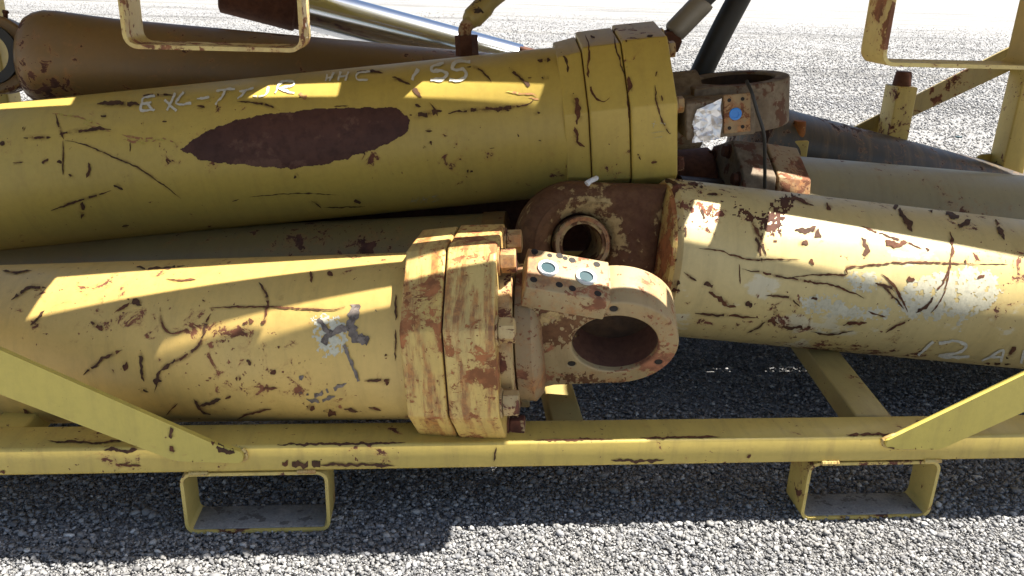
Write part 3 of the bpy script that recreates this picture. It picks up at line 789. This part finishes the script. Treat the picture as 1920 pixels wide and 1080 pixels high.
THC = .17; fC = oC + nC * (THC / 2)
def uvC(x, y):
    d = ray(x, y); t = (fC - CAM).dot(nC) / d.dot(nC); q = CAM + d * t - fC; return (q.dot(dC), q.dot(vC))
ex, ez = uvC(1092, 458)
outl = [(ex + .145 * math.cos(R_(a)), ez + .145 * math.sin(R_(a))) for a in range(84, 277, 4)] + [(c0 + .002, -.172), (c0 + .002, .174)]
eyeC = link('eye', plate_me('eye', outl, [(ex, ez, .066)], THC, .045), M['eyebrown'], tC, local=Matrix.Rotation(-tc_, 4, 'X'))
def ringy(name, cx, cz, ri, ro, y0, y1, mat, par, loc=None):
    bm = bmesh.new(); k = 56; L = []
    for r, y in ((ro, y1), (ro, y0), (ri, y0), (ri, y1)): L.append([bm.verts.new((cx + r * math.cos(6.2832 * i / k), y, cz + r * math.sin(6.2832 * i / k))) for i in range(k)])
    for a in range(4):
        for i in range(k): bm.faces.new((L[a][i], L[a][(i + 1) % k], L[(a + 1) % 4][(i + 1) % k], L[(a + 1) % 4][i]))
    return link(name, mesh_from(bm, name), M[mat], par, local=loc)
ringy('bushing', ex, ez, .047, .0655, -THC / 2 - .001, THC / 2 + .001, 'eyebrown', eyeC)
ringy('seal_ring', ex, ez, .0545, .063, -THC / 2 - .0045, -THC / 2 + .002, 'eye', eyeC)

# --- D: dull barrel between the two front cylinders --------------------------
oD = Vector((-.9, 2.12, .262)); eD = Vector((-.010, 2.06, .352)); dD = (eD - oD).normalized()
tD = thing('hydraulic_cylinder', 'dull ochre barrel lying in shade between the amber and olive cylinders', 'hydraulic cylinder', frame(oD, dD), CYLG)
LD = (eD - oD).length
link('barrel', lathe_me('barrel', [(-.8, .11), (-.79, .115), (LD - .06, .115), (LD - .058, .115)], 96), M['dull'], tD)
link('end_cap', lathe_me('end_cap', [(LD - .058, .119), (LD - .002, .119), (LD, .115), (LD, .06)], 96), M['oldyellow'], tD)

oJ = Vector((-1.3, 2.46, .33)); dJ = (Vector((.60, 2.42, .435)) - oJ).normalized()  # extra barrel added to darken the eye hole and the gaps behind
tJ = thing('hydraulic_cylinder', 'dark rusty barrel added deep in the pile to darken the view behind the bushed eye', 'hydraulic cylinder', frame(oJ, dJ), CYLG)
link('barrel', lathe_me('barrel', [(0, .14), (.01, .15), (1.87, .15), (1.88, .14)], 96), M['brown'], tJ)

# --- E: brown yellow cylinder at the back left --------------------------------
oE, dE = top_axis((147, 28), 2.42, (855, 92), 2.66, .125)
mE = frame(oE, dE)
tE = thing('hydraulic_cylinder', 'brown yellow cylinder at the back left with a domed end and dark eye', 'hydraulic cylinder', mE, CYLG)
e0 = loc_x(58, mE, oE, dE); e1 = loc_x(112, mE, oE, dE)
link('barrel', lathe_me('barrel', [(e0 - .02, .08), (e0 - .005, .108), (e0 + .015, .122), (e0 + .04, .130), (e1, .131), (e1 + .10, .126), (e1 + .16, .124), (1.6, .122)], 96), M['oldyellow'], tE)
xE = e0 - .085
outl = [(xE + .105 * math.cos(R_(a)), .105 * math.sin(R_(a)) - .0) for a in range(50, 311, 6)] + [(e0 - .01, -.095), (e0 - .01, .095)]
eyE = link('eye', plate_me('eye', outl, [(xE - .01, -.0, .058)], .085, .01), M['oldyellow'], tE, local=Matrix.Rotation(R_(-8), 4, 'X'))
ringy('seal_ring', xE - .01, 0, .058, .082, -.062, -.043, 'rubber', eyE)
bm = bmesh.new(); lathe(bm, [(0, .006), (.012, .006), (.016, .009), (.022, .007)], 12)
me = mesh_from(bm, 'grease_nipple'); me.transform(Matrix.Translation((xE + .03, -.01, .098)) @ Matrix.Rotation(-math.pi / 2, 4, 'Y')); link('grease_nipple', me, M['brown'], eyE)

# --- F: chrome rod lying behind ---------------------------------------------
oF, dF = top_axis((677, 1), 2.78, (957, 77), 2.86, .064)
mF = frame(oF, dF)
tF = thing('cylinder_rod', 'bare chrome piston rod with a rusty head lying behind the brown cylinder', 'piston rod', mF)
f0 = loc_x(575, mF, oF, dF); f_1 = loc_x(418, mF, oF, dF); f2 = loc_x(960, mF, oF, dF)
link('rod', lathe_me('rod', [(f0 - .02, .064), (f2 + .02, .064)], 96), M['chrome'], tF)
link('head', lathe_me('head', [(f_1, .070), (f_1 + .006, .080), (f0 - .03, .080), (f0 - .024, .072), (f0 - .004, .072), (f0, .066)], 64), M['brown'], tF)
q0 = mF.inverted() @ at(958, 63, 2.86); q1 = mF.inverted() @ at(1046, 66, 2.86)
link('rod_end', box_me('rod_end', (f2 + .005, -.055, -.09), (f2 + .155, .055, .058), .008), M['brown'], tF)

# --- H: grey yellow cylinder behind the cream one -----------------------------
oH, dH = top_axis((1475, 291), 2.34, (1920, 329), 2.42, .15)
mH = frame(oH, dH)
tH = thing('hydraulic_cylinder', 'grey yellow cylinder half hidden behind the cream one', 'hydraulic cylinder', mH, CYLG)
h0 = loc_x(1466, mH, oH, dH); h1 = loc_x(1405, mH, oH, dH); h2 = loc_x(1345, mH, oH, dH)
link('barrel', lathe_me('barrel', [(h0 - .02, .15), (1.75, .15)], 128), M['greyyellow'], tH)
link('collar', octa('collar', h1 + .003, h0, .178, math.pi - R_(40), .008, .184), M['eye'], tH)
link('collar', octa('collar', h2, h1 - .003, .184, math.pi - R_(40), .008), M['greyeye'], tH)
link('rod', lathe_me('rod', [(h2 - .12, .07), (h2 + .02, .07)], 48), M['boredark'], tH)
for k in range(8): link('bolt', hexbolt(-(h2), R_(40 + 45 * k), .152, .017, .018, spin=k), M['brown'], tH, local=Matrix.Scale(-1, 4, (1, 0, 0)))
# --- I: blackened cylinder sloping at the back --------------------------------
oI, dI = top_axis((1470, 203), 2.62, (1915, 318), 2.86, .115)
mI = frame(oI, dI)
tI = thing('hydraulic_cylinder', 'blackened barrel sloping down behind the grey yellow cylinder', 'hydraulic cylinder', mI, CYLG)
i0 = loc_x(1395, mI, oI, dI)
link('barrel', lathe_me('barrel', [(i0, .10), (i0 + .01, .115), (1.6, .115)], 96), M['darkpaint'], tI)

# ------------------------------------------------------------------ unseen load of the upper rack, cylinders added to shade what lies below
UPG = 'unseen cylinders added in the upper rack to cast shade'
def shade_cyl(kind, label, Xs0, Ys0, Xs1, Ys1, r, z, rings=(), mat='greenyellow', cat='hydraulic cylinder'):
    """placed so that its shade crosses the level z=1.086 at (Xs, Ys)"""
    k = z - (EYE + .05); sx, sy = SUN.x / SUN.z * k, SUN.y / SUN.z * k
    a = Vector((Xs0 + sx, Ys0 + sy, z)); b = Vector((Xs1 + sx, Ys1 + sy, z)); d = (b - a).normalized(); L = (b - a).length
    t = thing(kind, label, cat, frame(a, d), UPG)
    link('barrel', lathe_me('barrel', [(0, r * .9), (.01, r), (L - .01, r), (L, r * .9)], 64), M[mat], t)
    for x0, x1, rr in rings: link('collar', octa('collar', x0, x1, rr, .3, .006), M[mat], t)
    return t
zf = EYE + .078
shade_cyl('hydraulic_cylinder', 'unseen slim barrel added on the upper near rail to shade the gravel', -1.5, 1.275, .46, 1.407, .065, zf + .065, [(1.25, 1.40, .085)])
shade_cyl('cylinder_rod', 'thin piston rod beside the near rail of the upper rack', -1.4, 1.386, .34, 1.534, .034, zf + .034, (), 'dullchrome', 'piston rod')
shade_cyl('hydraulic_cylinder', 'unseen barrel added in the middle of the upper rack to cast shade', -1.5, 1.675, .36, 1.71, .12, zf + .12)
shade_cyl('hydraulic_cylinder', 'unseen barrel added above the middle one in the upper rack to cast shade', -1.5, 2.0, .62, 1.852, .15, zf + .33)
shade_cyl('cylinder_rod', 'short rod by the near rail at the right of the upper rack', .76, 1.52, 2.3, 1.65, .07, zf + .07, (), 'dullchrome', 'piston rod')
shade_cyl('hydraulic_cylinder', 'unseen short barrel added near the right of the upper rack to bound the sun gap', .68, 1.66, 2.2, 1.735, .13, zf + .13)
shade_cyl('hydraulic_cylinder', 'unseen thick barrel added in the right half of the upper rack to cast shade', .55, 2.015, 2.4, 2.07, .15, zf + .15)
shade_cyl('hydraulic_cylinder', 'unseen thick barrel added in the left rear, its collars splitting the sun strips', -1.6, 2.421, .75, 2.21, .20, zf + .20, [(.79, 1.11, .27), (1.44, 1.49, .26), (1.93, 2.2, .26)])
shade_cyl('hydraulic_cylinder', 'unseen barrel added along the far rail of the upper rack to cast shade', -1.5, 2.56, 2.0, 2.66, .13, zf + .55, [])
shade_cyl('hydraulic_cylinder', 'unseen right rear barrel added in the upper rack to cast shade', .60, 2.345, 2.4, 2.395, .155, zf + .15)

# ------------------------------------------------------------------ hoses and small things
def hose(name, label, segs):
    t = thing(name, label, 'hose', Matrix.Translation(segs[0][1][0]), 'hydraulic hoses at the back')
    i = t.matrix_world.inverted()
    for nm, pts, rad, mt in segs:
        pp = smoothpath(pts, 6) if len(pts) > 2 else pts
        rr = rad if not isinstance(rad, list) else [np.interp(q, np.linspace(0, len(pp) - 1, len(rad)), rad) for q in range(len(pp))]
        me = tube_me(nm, [i @ Vector(p) for p in pp], [float(q) for q in rr] if isinstance(rad, list) else rad, 6 if nm == 'hex_nut' else 20)
        link(nm, me, M[mt], t)
Y1 = 2.34
hose('hydraulic_hose', 'hose with a brown elbow fitting rising behind the olive barrel', [
    ('hex_nut', [at(876, 104, Y1), at(874, 66, Y1)], .031, 'brown'),
    ('elbow', [at(873, 80, Y1), at(872, 55, Y1), at(884, 38, Y1), at(900, 22, Y1)], .018, 'eye'),
    ('ferrule', [at(884, 36, Y1), at(886, 34, Y1), at(908, 12, Y1 + .01), at(910, 10, Y1 + .01)], [.020, .029, .029, .024], 'yellowhose'),
    ('hose_line', [at(900, 20, Y1), at(930, -8, Y1 + .02), at(990, -50, Y1 + .1), at(1080, -120, Y1 + .2)], .024, 'yellowhose')])
Y2 = 2.32
hose('hydraulic_hose', 'hose with a whitish ferrule rising from the olive collar', [
    ('hex_nut', [at(1236, 84, Y2 - .03), at(1262, 76, Y2)], .033, 'brown'),
    ('elbow', [at(1240, 80, Y2), at(1256, 66, Y2), at(1276, 50, Y2)], .018, 'brown'),
    ('ferrule', [at(1262, 62, Y2), at(1266, 58, Y2), at(1316, 6, Y2), at(1319, 2, Y2)], [.016, .031, .031, .024], 'fitting'),
    ('hose_line', [at(1300, 22, Y2), at(1335, -14, Y2), at(1400, -70, Y2 + .1)], .022, 'rubber')])
Y3 = 2.36
hose('hydraulic_hose', 'thick plain black hose slanting up behind the rod eye', [
    ('hose_line', [at(1290, 190, Y3), at(1318, 130, Y3), at(1352, 60, Y3), at(1388, -8, Y3 + .01), at(1420, -70, Y3 + .03)], .031, 'rubber')])
# thin black strap hanging over the eye block
bvB = bvh_of([blk])
t = thing('cord', 'thin black cord hanging down beside the blue plug block', 'cord', Matrix.Translation(at(1406, 165, 1.97)))
link('cord_line', tube_me('cord_line', [t.matrix_world.inverted() @ p for p in smoothpath([at(1400, 152, 2.0), at(1410, 175, 1.965), at(1420, 210, 1.965), at(1432, 250, 1.97), at(1434, 300, 2.0), at(1434, 352, 2.03)], 6)], .0042, 8), M['rubber'], t)
# white plug fallen against the cream eye
t = thing('plastic_tie', 'small white plastic scrap on top of the rusty bushed eye', 'plastic scrap', Matrix.Translation(at(1106, 342, 1.86)))
link('scrap', tube_me('scrap', [t.matrix_world.inverted() @ p for p in smoothpath([at(1100, 345, 1.845), at(1106, 340, 1.85), at(1112, 337, 1.86), at(1118, 334, 1.88)], 4)], [.007] * 3 + [.006] * 10, 10), M['white'], t)
t = thing('paper_scrap', 'tiny teal scrap lying on the gravel beyond the rack', 'litter', Matrix.Translation(Vector((3.25, 6.2, .01))))
link('scrap', box_me('scrap', (-.012, -.01, 0), (.03, .014, .012), .002), M['tealcap'], t)

# ------------------------------------------------------------------ marks traced on the paint
bB = bvh_of([barB]); bA = bvh_of([barA]); bC = bvh_of([barC])
# brown primer window on B
ell = [(337, 281), (352, 268), (385, 247), (440, 226), (510, 213), (590, 205), (680, 202), (745, 203), (757, 212), (770, 228), (768, 243), (745, 260), (700, 281), (650, 298), (600, 308), (545, 316), (500, 314), (455, 309), (400, 304), (372, 300), (360, 290)]
blob(bB, ell, tB, 'primer_patch', M['primer'], step=1.3, warp=1.9, freq=.05, label='large brown primer patch with ragged edge')
# scratches, crop 1 (scale 2.25) and crop 2 (scale 2.571, origin 560,0)
ribbons(bB, [(9, [(235, 480), (245, 520), (262, 570), (275, 592)]), (7, [(275, 592), (360, 612), (440, 645), (520, 680), (560, 695), (640, 745), (765, 835)]),
    (14, [(100, 583), (160, 580), (215, 582)]), (16, [(245, 568), (320, 556), (400, 548), (470, 552)]), (8, [(265, 595), (268, 660), (266, 738)]),
    (10, [(215, 888), (290, 860), (360, 838), (420, 820), (470, 803)]), (18, [(350, 850), (346, 885), (350, 922)]), (13, [(375, 685), (378, 715), (365, 752)]),
    (12, [(480, 780), (495, 785), (520, 800)]), (22, [(410, 440), (480, 436), (545, 438), (590, 446)]), (9, [(600, 405), (660, 400), (740, 403)]),
    (10, [(1000, 428), (1070, 435), (1130, 445), (1180, 468)]), (16, [(1240, 752), (1252, 740), (1265, 732)]), (5, [(980, 850), (1010, 838)]),
    (22, [(0, 610), (20, 600)]), (14, [(95, 540), (115, 548)]), (14, [(175, 690), (205, 668)]), (16, [(290, 735), (325, 755)]), (14, [(240, 685), (262, 680)]),
    (9, [(515, 955), (545, 950)]), (12, [(830, 448), (865, 455)]), (7, [(55, 688), (100, 684)]), (6, [(552, 600), (548, 640)]),
    (14, [(425, 490), (450, 492)]), (9, [(595, 522), (615, 520)]), (8, [(685, 513), (705, 512)]), (5, [(1050, 830), (1250, 815), (1430, 822)])],
    tB, 'scratch', M['scratchdark'], s=2.25)
ribbons(bB, [(10, [(810, 322), (850, 325), (885, 345), (905, 370), (930, 400)]), (14, [(450, 375), (500, 392), (545, 412)]), (26, [(555, 425), (575, 455), (595, 470)]),
    (24, [(530, 560), (590, 555), (640, 545), (690, 530)]), (14, [(560, 505), (590, 520)]), (10, [(630, 495), (660, 530), (670, 560)]),
    (18, [(720, 545), (790, 535), (860, 530), (940, 525), (1000, 520), (1060, 512), (1110, 500), (1135, 480)]), (22, [(950, 528), (1020, 528)]),
    (14, [(1015, 325), (1050, 360), (1090, 395), (1125, 430)]), (18, [(1150, 292), (1215, 290)]), (14, [(1170, 376), (1212, 378)]), (12, [(1105, 376), (1125, 376)]),
    (22, [(810, 822), (840, 828)]), (16, [(632, 680), (640, 700)]), (9, [(600, 715), (612, 700)]), (16, [(1130, 545), (1165, 542)]), (9, [(610, 630), (645, 630)]),
    (8, [(310, 730), (322, 745)]), (9, [(1155, 678), (1170, 678)]), (9, [(690, 880), (695, 885)]), (18, [(265, 970), (300, 978)]), (9, [(60, 965), (85, 980), (110, 1000)]), (7, [(120, 1000), (320, 995)]),
    (12, [(280, 350), (340, 345), (415, 352)]), (7, [(0, 470), (30, 465)]), (7, [(170, 515), (240, 512)]), (5, [(920, 715), (945, 712)]), (6, [(1055, 645), (1062, 660)])],
    tB, 'scratch', M['scratchdark'], ox=560, s=2.571)
ribbons(bB, [(10, [(220, 480), (330, 495), (430, 530)]), (12, [(510, 565), (560, 580), (620, 585), (700, 590), (745, 610)]), (9, [(350, 520), (420, 545), (470, 555)]), (14, [(520, 590), (600, 600), (660, 590)])], tB, 'paint_scrape', M['redscrape'], s=2.25)
ribbons(bB, [(36, [(0, 455), (22, 462), (40, 460)]), (12, [(1000, 445), (1060, 450), (1120, 455), (1150, 470)]), (14, [(1110, 470), (1160, 480)])], tB, 'paint_scrape', M['redscrape'], ox=560, s=2.571)
# handwriting in white marker on B
wr = [[(655, 410), (607, 415), (602, 440), (640, 436)], [(602, 440), (598, 468), (655, 464)], [(622, 440), (652, 470)], [(740, 395), (725, 430), (705, 468)], [(695, 425), (745, 472)],
      [(775, 390), (745, 438), (808, 440)], [(832, 419), (884, 411)], [(912, 386), (992, 377)], [(955, 381), (912, 446)], [(1010, 388), (1072, 376)], [(1045, 380), (1005, 422)],
      [(1068, 408), (1085, 408)], [(1135, 368), (1122, 400), (1092, 412)], [(1165, 396), (1182, 352), (1232, 343), (1236, 362), (1175, 376), (1243, 394)]]
ribbons(bB, [(9, q) for q in wr], tB, 'handwriting', M['chalk'], s=2.25, rough=.6, lift=.0019, taper=False, label='white handwritten stock number', group=True)
wr = [[(140, 362), (130, 395)], [(170, 352), (150, 395)], [(135, 380), (165, 374)], [(205, 350), (188, 392)], [(240, 348), (226, 392)], [(196, 372), (236, 368)], [(345, 350), (290, 352), (285, 385), (335, 388)],
      [(575, 335), (545, 388)], [(700, 310), (652, 318), (642, 345), (690, 343), (718, 360), (692, 385), (636, 388)], [(828, 298), (758, 305), (742, 335), (790, 338), (808, 362), (780, 390), (728, 386)]]
ribbons(bB, [(9 if i < 7 else 15, q) for i, q in enumerate(wr)], tB, 'handwriting', M['chalk'], ox=560, s=2.571, rough=.5, lift=.0019, taper=False, label='white handwritten number 155', group=True)
ribbons(bB, [(5, q) for q in ([(548, 950), (540, 978)], [(575, 945), (562, 978)], [(542, 966), (572, 962)], [(600, 945), (588, 975)], [(628, 940), (612, 975)], [(592, 962), (622, 956)], [(672, 940), (640, 950), (676, 960), (640, 972)])], tB, 'handwriting', M['chalkdim'], ox=560, s=2.571, taper=False, lift=.0016, label='faint small handwriting low on the barrel', group=True)
# collar seams and scratches on B
bBc = bvh_of([colB0, colB1, colB2])
ribbons(bBc, [(16, [(240, 250), (262, 300), (268, 350)]), (30, [(295, 450), (312, 500), (318, 560), (315, 600)]), (18, [(305, 610), (315, 680), (350, 710)]), (12, [(355, 170), (372, 250), (365, 330), (375, 400), (400, 470), (440, 490), (470, 470)]),
    (20, [(560, 370), (568, 420), (560, 450)]), (11, [(555, 460), (562, 540), (568, 600)]), (9, [(690, 410), (695, 480), (715, 560), (755, 640), (768, 640)]), (9, [(700, 345), (692, 370)]),
    (9, [(605, 740), (620, 770)]), (14, [(670, 785), (700, 780)]), (10, [(490, 170), (500, 230), (520, 300), (545, 370)]), (9, [(380, 170), (400, 185)]), (12, [(545, 198), (560, 200)]), (12, [(650, 178), (680, 170)]), (8, [(720, 460), (725, 490)]), (6, [(625, 578), (622, 585)])],
    tB, 'scratch', M['scratch'], ox=960, s=2.571)
ribbons(bBc, [(5, q) for q in ([(672, 595), (700, 600)], [(690, 580), (680, 620)], [(712, 590), (740, 598)], [(668, 640), (735, 632)], [(680, 662), (728, 655)])], tB, 'paint_marking', M['chalkdim'], ox=960, s=2.571, group=True)
# marks on A (crop scale 1.846, origin 0,460)
ribbons(bA, [(9, [(10, 90), (60, 96), (110, 88)]), (12, [(40, 190), (75, 165), (110, 145), (160, 150)]), (12, [(105, 275), (130, 255), (155, 225)]), (20, [(440, 185), (470, 195), (490, 210)]), (12, [(400, 232), (430, 215), (450, 200)]),
    (9, [(460, 62), (480, 78), (560, 80), (640, 72)]), (7, [(575, 118), (630, 122), (680, 118)]), (9, [(555, 215), (560, 270), (580, 300), (610, 306), (650, 292)]), (7, [(725, 218), (820, 214), (930, 214), (1040, 220), (1150, 224), (1195, 212)]),
    (12, [(740, 222), (718, 260), (705, 310), (690, 345), (650, 380), (600, 405), (560, 430), (545, 470), (535, 510)]), (10, [(895, 130), (915, 160), (925, 200), (915, 260)]), (16, [(840, 272), (880, 262)]), (14, [(905, 262), (925, 268)]),
    (12, [(290, 448), (330, 415), (370, 385), (425, 362)]), (14, [(488, 362), (490, 420), (500, 470)]), (24, [(535, 480), (555, 450)]), (12, [(480, 500), (515, 505)]), (26, [(425, 420), (445, 418)]), (14, [(385, 440), (395, 432)]),
    (16, [(315, 262), (345, 285), (375, 285)]), (18, [(855, 395), (868, 415)]), (16, [(815, 460), (835, 460)]), (16, [(935, 440), (955, 445)]), (13, [(910, 495), (960, 492)]), (15, [(690, 555), (730, 545), (765, 530)]), (12, [(670, 530), (700, 570), (730, 585)]),
    (7, [(820, 600), (870, 580), (940, 565)]), (6, [(575, 588), (600, 560), (615, 545)]), (16, [(1060, 555), (1090, 565)]), (22, [(1120, 570), (1165, 585)]), (12, [(1190, 565), (1240, 575)]), (9, [(1260, 468), (1350, 465)]), (22, [(1330, 465), (1345, 480)]),
    (12, [(1335, 375), (1340, 392)]), (12, [(1075, 90), (1078, 130)]), (20, [(1135, 105), (1150, 95)]), (14, [(965, 178), (985, 185)]), (6, [(700, 190), (712, 195)]), (8, [(1370, 170), (1372, 260)]), (6, [(1370, 290), (1368, 400)]),
    (14, [(5, 490), (15, 480)]), (14, [(40, 505), (65, 510)]), (16, [(5, 590), (20, 592)]), (12, [(80, 565), (110, 585), (140, 590)]), (9, [(780, 530), (800, 520)]), (9, [(960, 350), (965, 358)]), (9, [(1275, 560), (1320, 572)])],
    tA, 'scratch', M['scratch'], oy=460, s=1.846)
ribbons(bA, [(46, [(1222, 205), (1222, 240), (1215, 275), (1228, 310), (1262, 330)]), (30, [(1205, 285), (1160, 298), (1135, 315), (1118, 340)]), (24, [(1100, 255), (1130, 290), (1150, 305)]), (40, [(1240, 320), (1275, 335)]), (14, [(1190, 345), (1215, 400), (1240, 470)])],
    tA, 'tape_residue', M['residue'], oy=460, s=1.846, taper=False, rough=.5, label='grey scab of old tape residue')
ribbons(bA, [(18, [(1035, 508), (1080, 518), (1130, 505), (1200, 475)]), (16, [(1060, 530), (1110, 538), (1160, 520)]), (16, [(1035, 460), (1050, 448)]), (8, [(1300, 222), (1306, 232)])], tA, 'paint_scrape', M['residue'], oy=460, s=1.846)
blob(bA, [(1085, 250), (1130, 245), (1180, 260), (1200, 300), (1190, 370), (1130, 385), (1095, 340)], tA, 'worn_patch', M['palepatch'], oy=460, s=1.846, warp=6, holes=.35, lift=.0004)
# marks on C (crop scale 2, origin 1200,300)
blob(bC, [(960, 520), (1000, 470), (1080, 430), (1150, 420), (1240, 400), (1330, 430), (1355, 500), (1300, 560), (1240, 585), (1215, 600), (1203, 636), (1190, 600), (1140, 575), (1120, 610), (1080, 590), (1030, 600), (980, 570)], tC, 'worn_patch', M['palepatch'], ox=1200, oy=300, s=2, warp=5, holes=.25, lift=.0004)
blob(bC, [(600, 520), (700, 505), (800, 550), (930, 560), (940, 585), (820, 600), (700, 580), (620, 570)], tC, 'worn_patch', M['palepatch'], ox=1200, oy=300, s=2, warp=6, holes=.3, lift=.0004)
blob(bC, [(780, 420), (880, 425), (900, 470), (830, 500), (785, 470)], tC, 'worn_patch', M['palepatch'], ox=1200, oy=300, s=2, warp=6, holes=.3, lift=.0004)
blob(bC, [(360, 170), (400, 195), (440, 215), (480, 190), (530, 140), (600, 130), (560, 170), (530, 230), (515, 300), (480, 280), (440, 230), (390, 230)], tC, 'rust_patch', M['brown'], ox=1200, oy=300, s=2, warp=9, holes=.30, lift=.0005)
ribbons(bC, [(7, [(220, 332), (290, 338), (340, 355), (400, 372), (470, 374), (540, 374), (600, 374)]), (8, [(560, 442), (640, 432), (720, 430), (775, 430), (775, 404), (860, 396), (960, 386), (1080, 384), (1270, 392)]), (4, [(1270, 392), (1380, 392)]),
    (14, [(400, 190), (430, 250), (440, 310), (460, 385)]), (12, [(420, 240), (455, 300), (472, 360)]), (10, [(380, 410), (450, 420), (520, 435), (600, 450), (700, 465), (780, 490), (850, 522)]), (5, [(372, 390), (374, 465)]),
    (9, [(470, 508), (530, 512), (565, 520), (600, 548)]), (10, [(165, 420), (190, 440), (212, 455)]), (24, [(240, 452), (262, 470), (290, 480)]), (20, [(260, 490), (300, 520), (330, 545), (360, 550)]), (20, [(395, 535), (420, 548)]), (26, [(120, 462), (150, 465)]), (16, [(120, 492), (150, 490)]),
    (11, [(205, 575), (280, 582), (340, 580), (400, 590), (440, 590)]), (12, [(455, 602), (500, 604), (520, 615)]), (14, [(530, 625), (570, 628), (600, 630), (640, 620)]), (7, [(400, 648), (440, 630), (470, 605)]), (7, [(640, 640), (700, 655), (760, 645), (800, 640)]),
    (14, [(880, 462), (920, 470), (960, 495)]), (9, [(905, 425), (950, 470), (980, 520), (1002, 570)]), (7, [(885, 460), (920, 480), (990, 560)]), (22, [(1000, 448), (1030, 452)]), (13, [(1165, 375), (1155, 420), (1130, 470), (1108, 488)]), (6, [(1160, 420), (1135, 510), (1090, 575)]),
    (15, [(1035, 575), (1070, 545), (1100, 515)]), (9, [(920, 645), (960, 622), (1015, 598)]), (16, [(500, 580), (515, 560)]), (16, [(640, 522), (665, 518)]), (8, [(855, 566), (890, 578), (920, 590)]), (20, [(1265, 445), (1290, 430)]), (18, [(1215, 380), (1235, 375)]), (12, [(1160, 270), (1172, 330), (1160, 380)]),
    (22, [(830, 290), (850, 330), (840, 370)]), (16, [(760, 620), (850, 605)]), (14, [(640, 370), (650, 395)]), (30, [(580, 265), (650, 262), (680, 290)]), (18, [(590, 310), (630, 320)]), (26, [(920, 300), (960, 320), (1000, 310)]), (12, [(1070, 330), (1085, 340)]),
    (9, [(830, 250), (900, 275), (1000, 310), (1060, 335)]), (24, [(940, 165), (975, 190), (1000, 230), (1020, 270)]), (26, [(1080, 190), (1130, 200), (1200, 215)]), (24, [(1180, 260), (1215, 240), (1240, 225)]), (20, [(1330, 225), (1350, 260), (1365, 300)]), (14, [(540, 140), (600, 150), (650, 175)]), (18, [(700, 160), (715, 190)]),
    (14, [(130, 75), (200, 90), (250, 110)]), (18, [(60, 68), (110, 80), (140, 90)]), (10, [(250, 130), (310, 130)]), (20, [(1375, 745), (1410, 700)]), (10, [(1290, 760), (1390, 765)]), (9, [(120, 400), (140, 370)]), (12, [(228, 180), (240, 220), (235, 260)]), (8, [(130, 160), (128, 300)]), (9, [(170, 250), (172, 290)])],
    tC, 'scratch', M['scratch'], ox=1200, oy=300, s=2)
ribbons(bC, [(10, [(1097, 676), (1075, 700), (1043, 730)]), (11, [(1120, 686), (1175, 678), (1222, 692), (1205, 716), (1160, 728), (1120, 732), (1180, 738), (1235, 735)]), (9, [(1282, 752), (1325, 728), (1362, 710), (1352, 755)]), (8, [(1312, 735), (1358, 738)]), (9, [(1440, 712), (1428, 760)])],
    tC, 'handwriting', M['chalk'], ox=1200, oy=300, s=2, taper=False, rough=.4, lift=.0018, label='white handwritten 12 A near the barrel underside', group=True)
bEy = bvh_of([eyeA])
blob(bEy, [(1000, 552), (1060, 566), (1120, 580), (1142, 592), (1110, 596), (1085, 612), (1070, 640), (1040, 650), (1020, 640), (1008, 690), (1000, 640)], tA, 'grime_patch', M['eyebrown'], step=1.6, warp=7, holes=.30, lift=.0006)
blob(bEy, [(1040, 700), (1100, 706), (1150, 716), (1200, 712), (1150, 724), (1060, 722)], tA, 'grime_patch', M['eyebrown'], step=1.6, warp=6, holes=.30, lift=.0006)
# marks on the near rail
rl = [o for o in rack.children if o.name.startswith('rail')][:1]
bR = bvh_of(rl)
ribbons(bR, [(13, [(522, 869), (560, 870), (615, 870)]), (6, [(600, 870), (740, 872)]), (8, [(195, 843), (230, 845), (258, 843)]), (7, [(1145, 862), (1200, 864), (1245, 862)]), (5, [(220, 872), (265, 872)]), (5, [(520, 834), (700, 832), (760, 830)]), (5, [(90, 828), (180, 830), (240, 826)]),
    (6, [(1586, 816), (1680, 815)]), (4, [(1200, 822), (1350, 820)]), (4, [(1000, 826), (1150, 824)]), (5, [(1400, 858), (1408, 852)]), (4, [(930, 838), (925, 865)]), (8, [(0, 884), (10, 886)])], rack, 'scratch', M['scratch'])
br = [o for o in rack.children if o.name.startswith('brace')]
bBr = bvh_of(br)
ribbons(bBr, [(14, [(395, 830), (412, 838), (440, 850)]), (8, [(320, 800), (322, 822)]), (5, [(345, 866), (400, 868), (452, 868)]), (5, [(1662, 838), (1700, 842), (1750, 842)]), (9, [(318, 836), (330, 850)])], rack, 'rust_patch', M['scratch'])
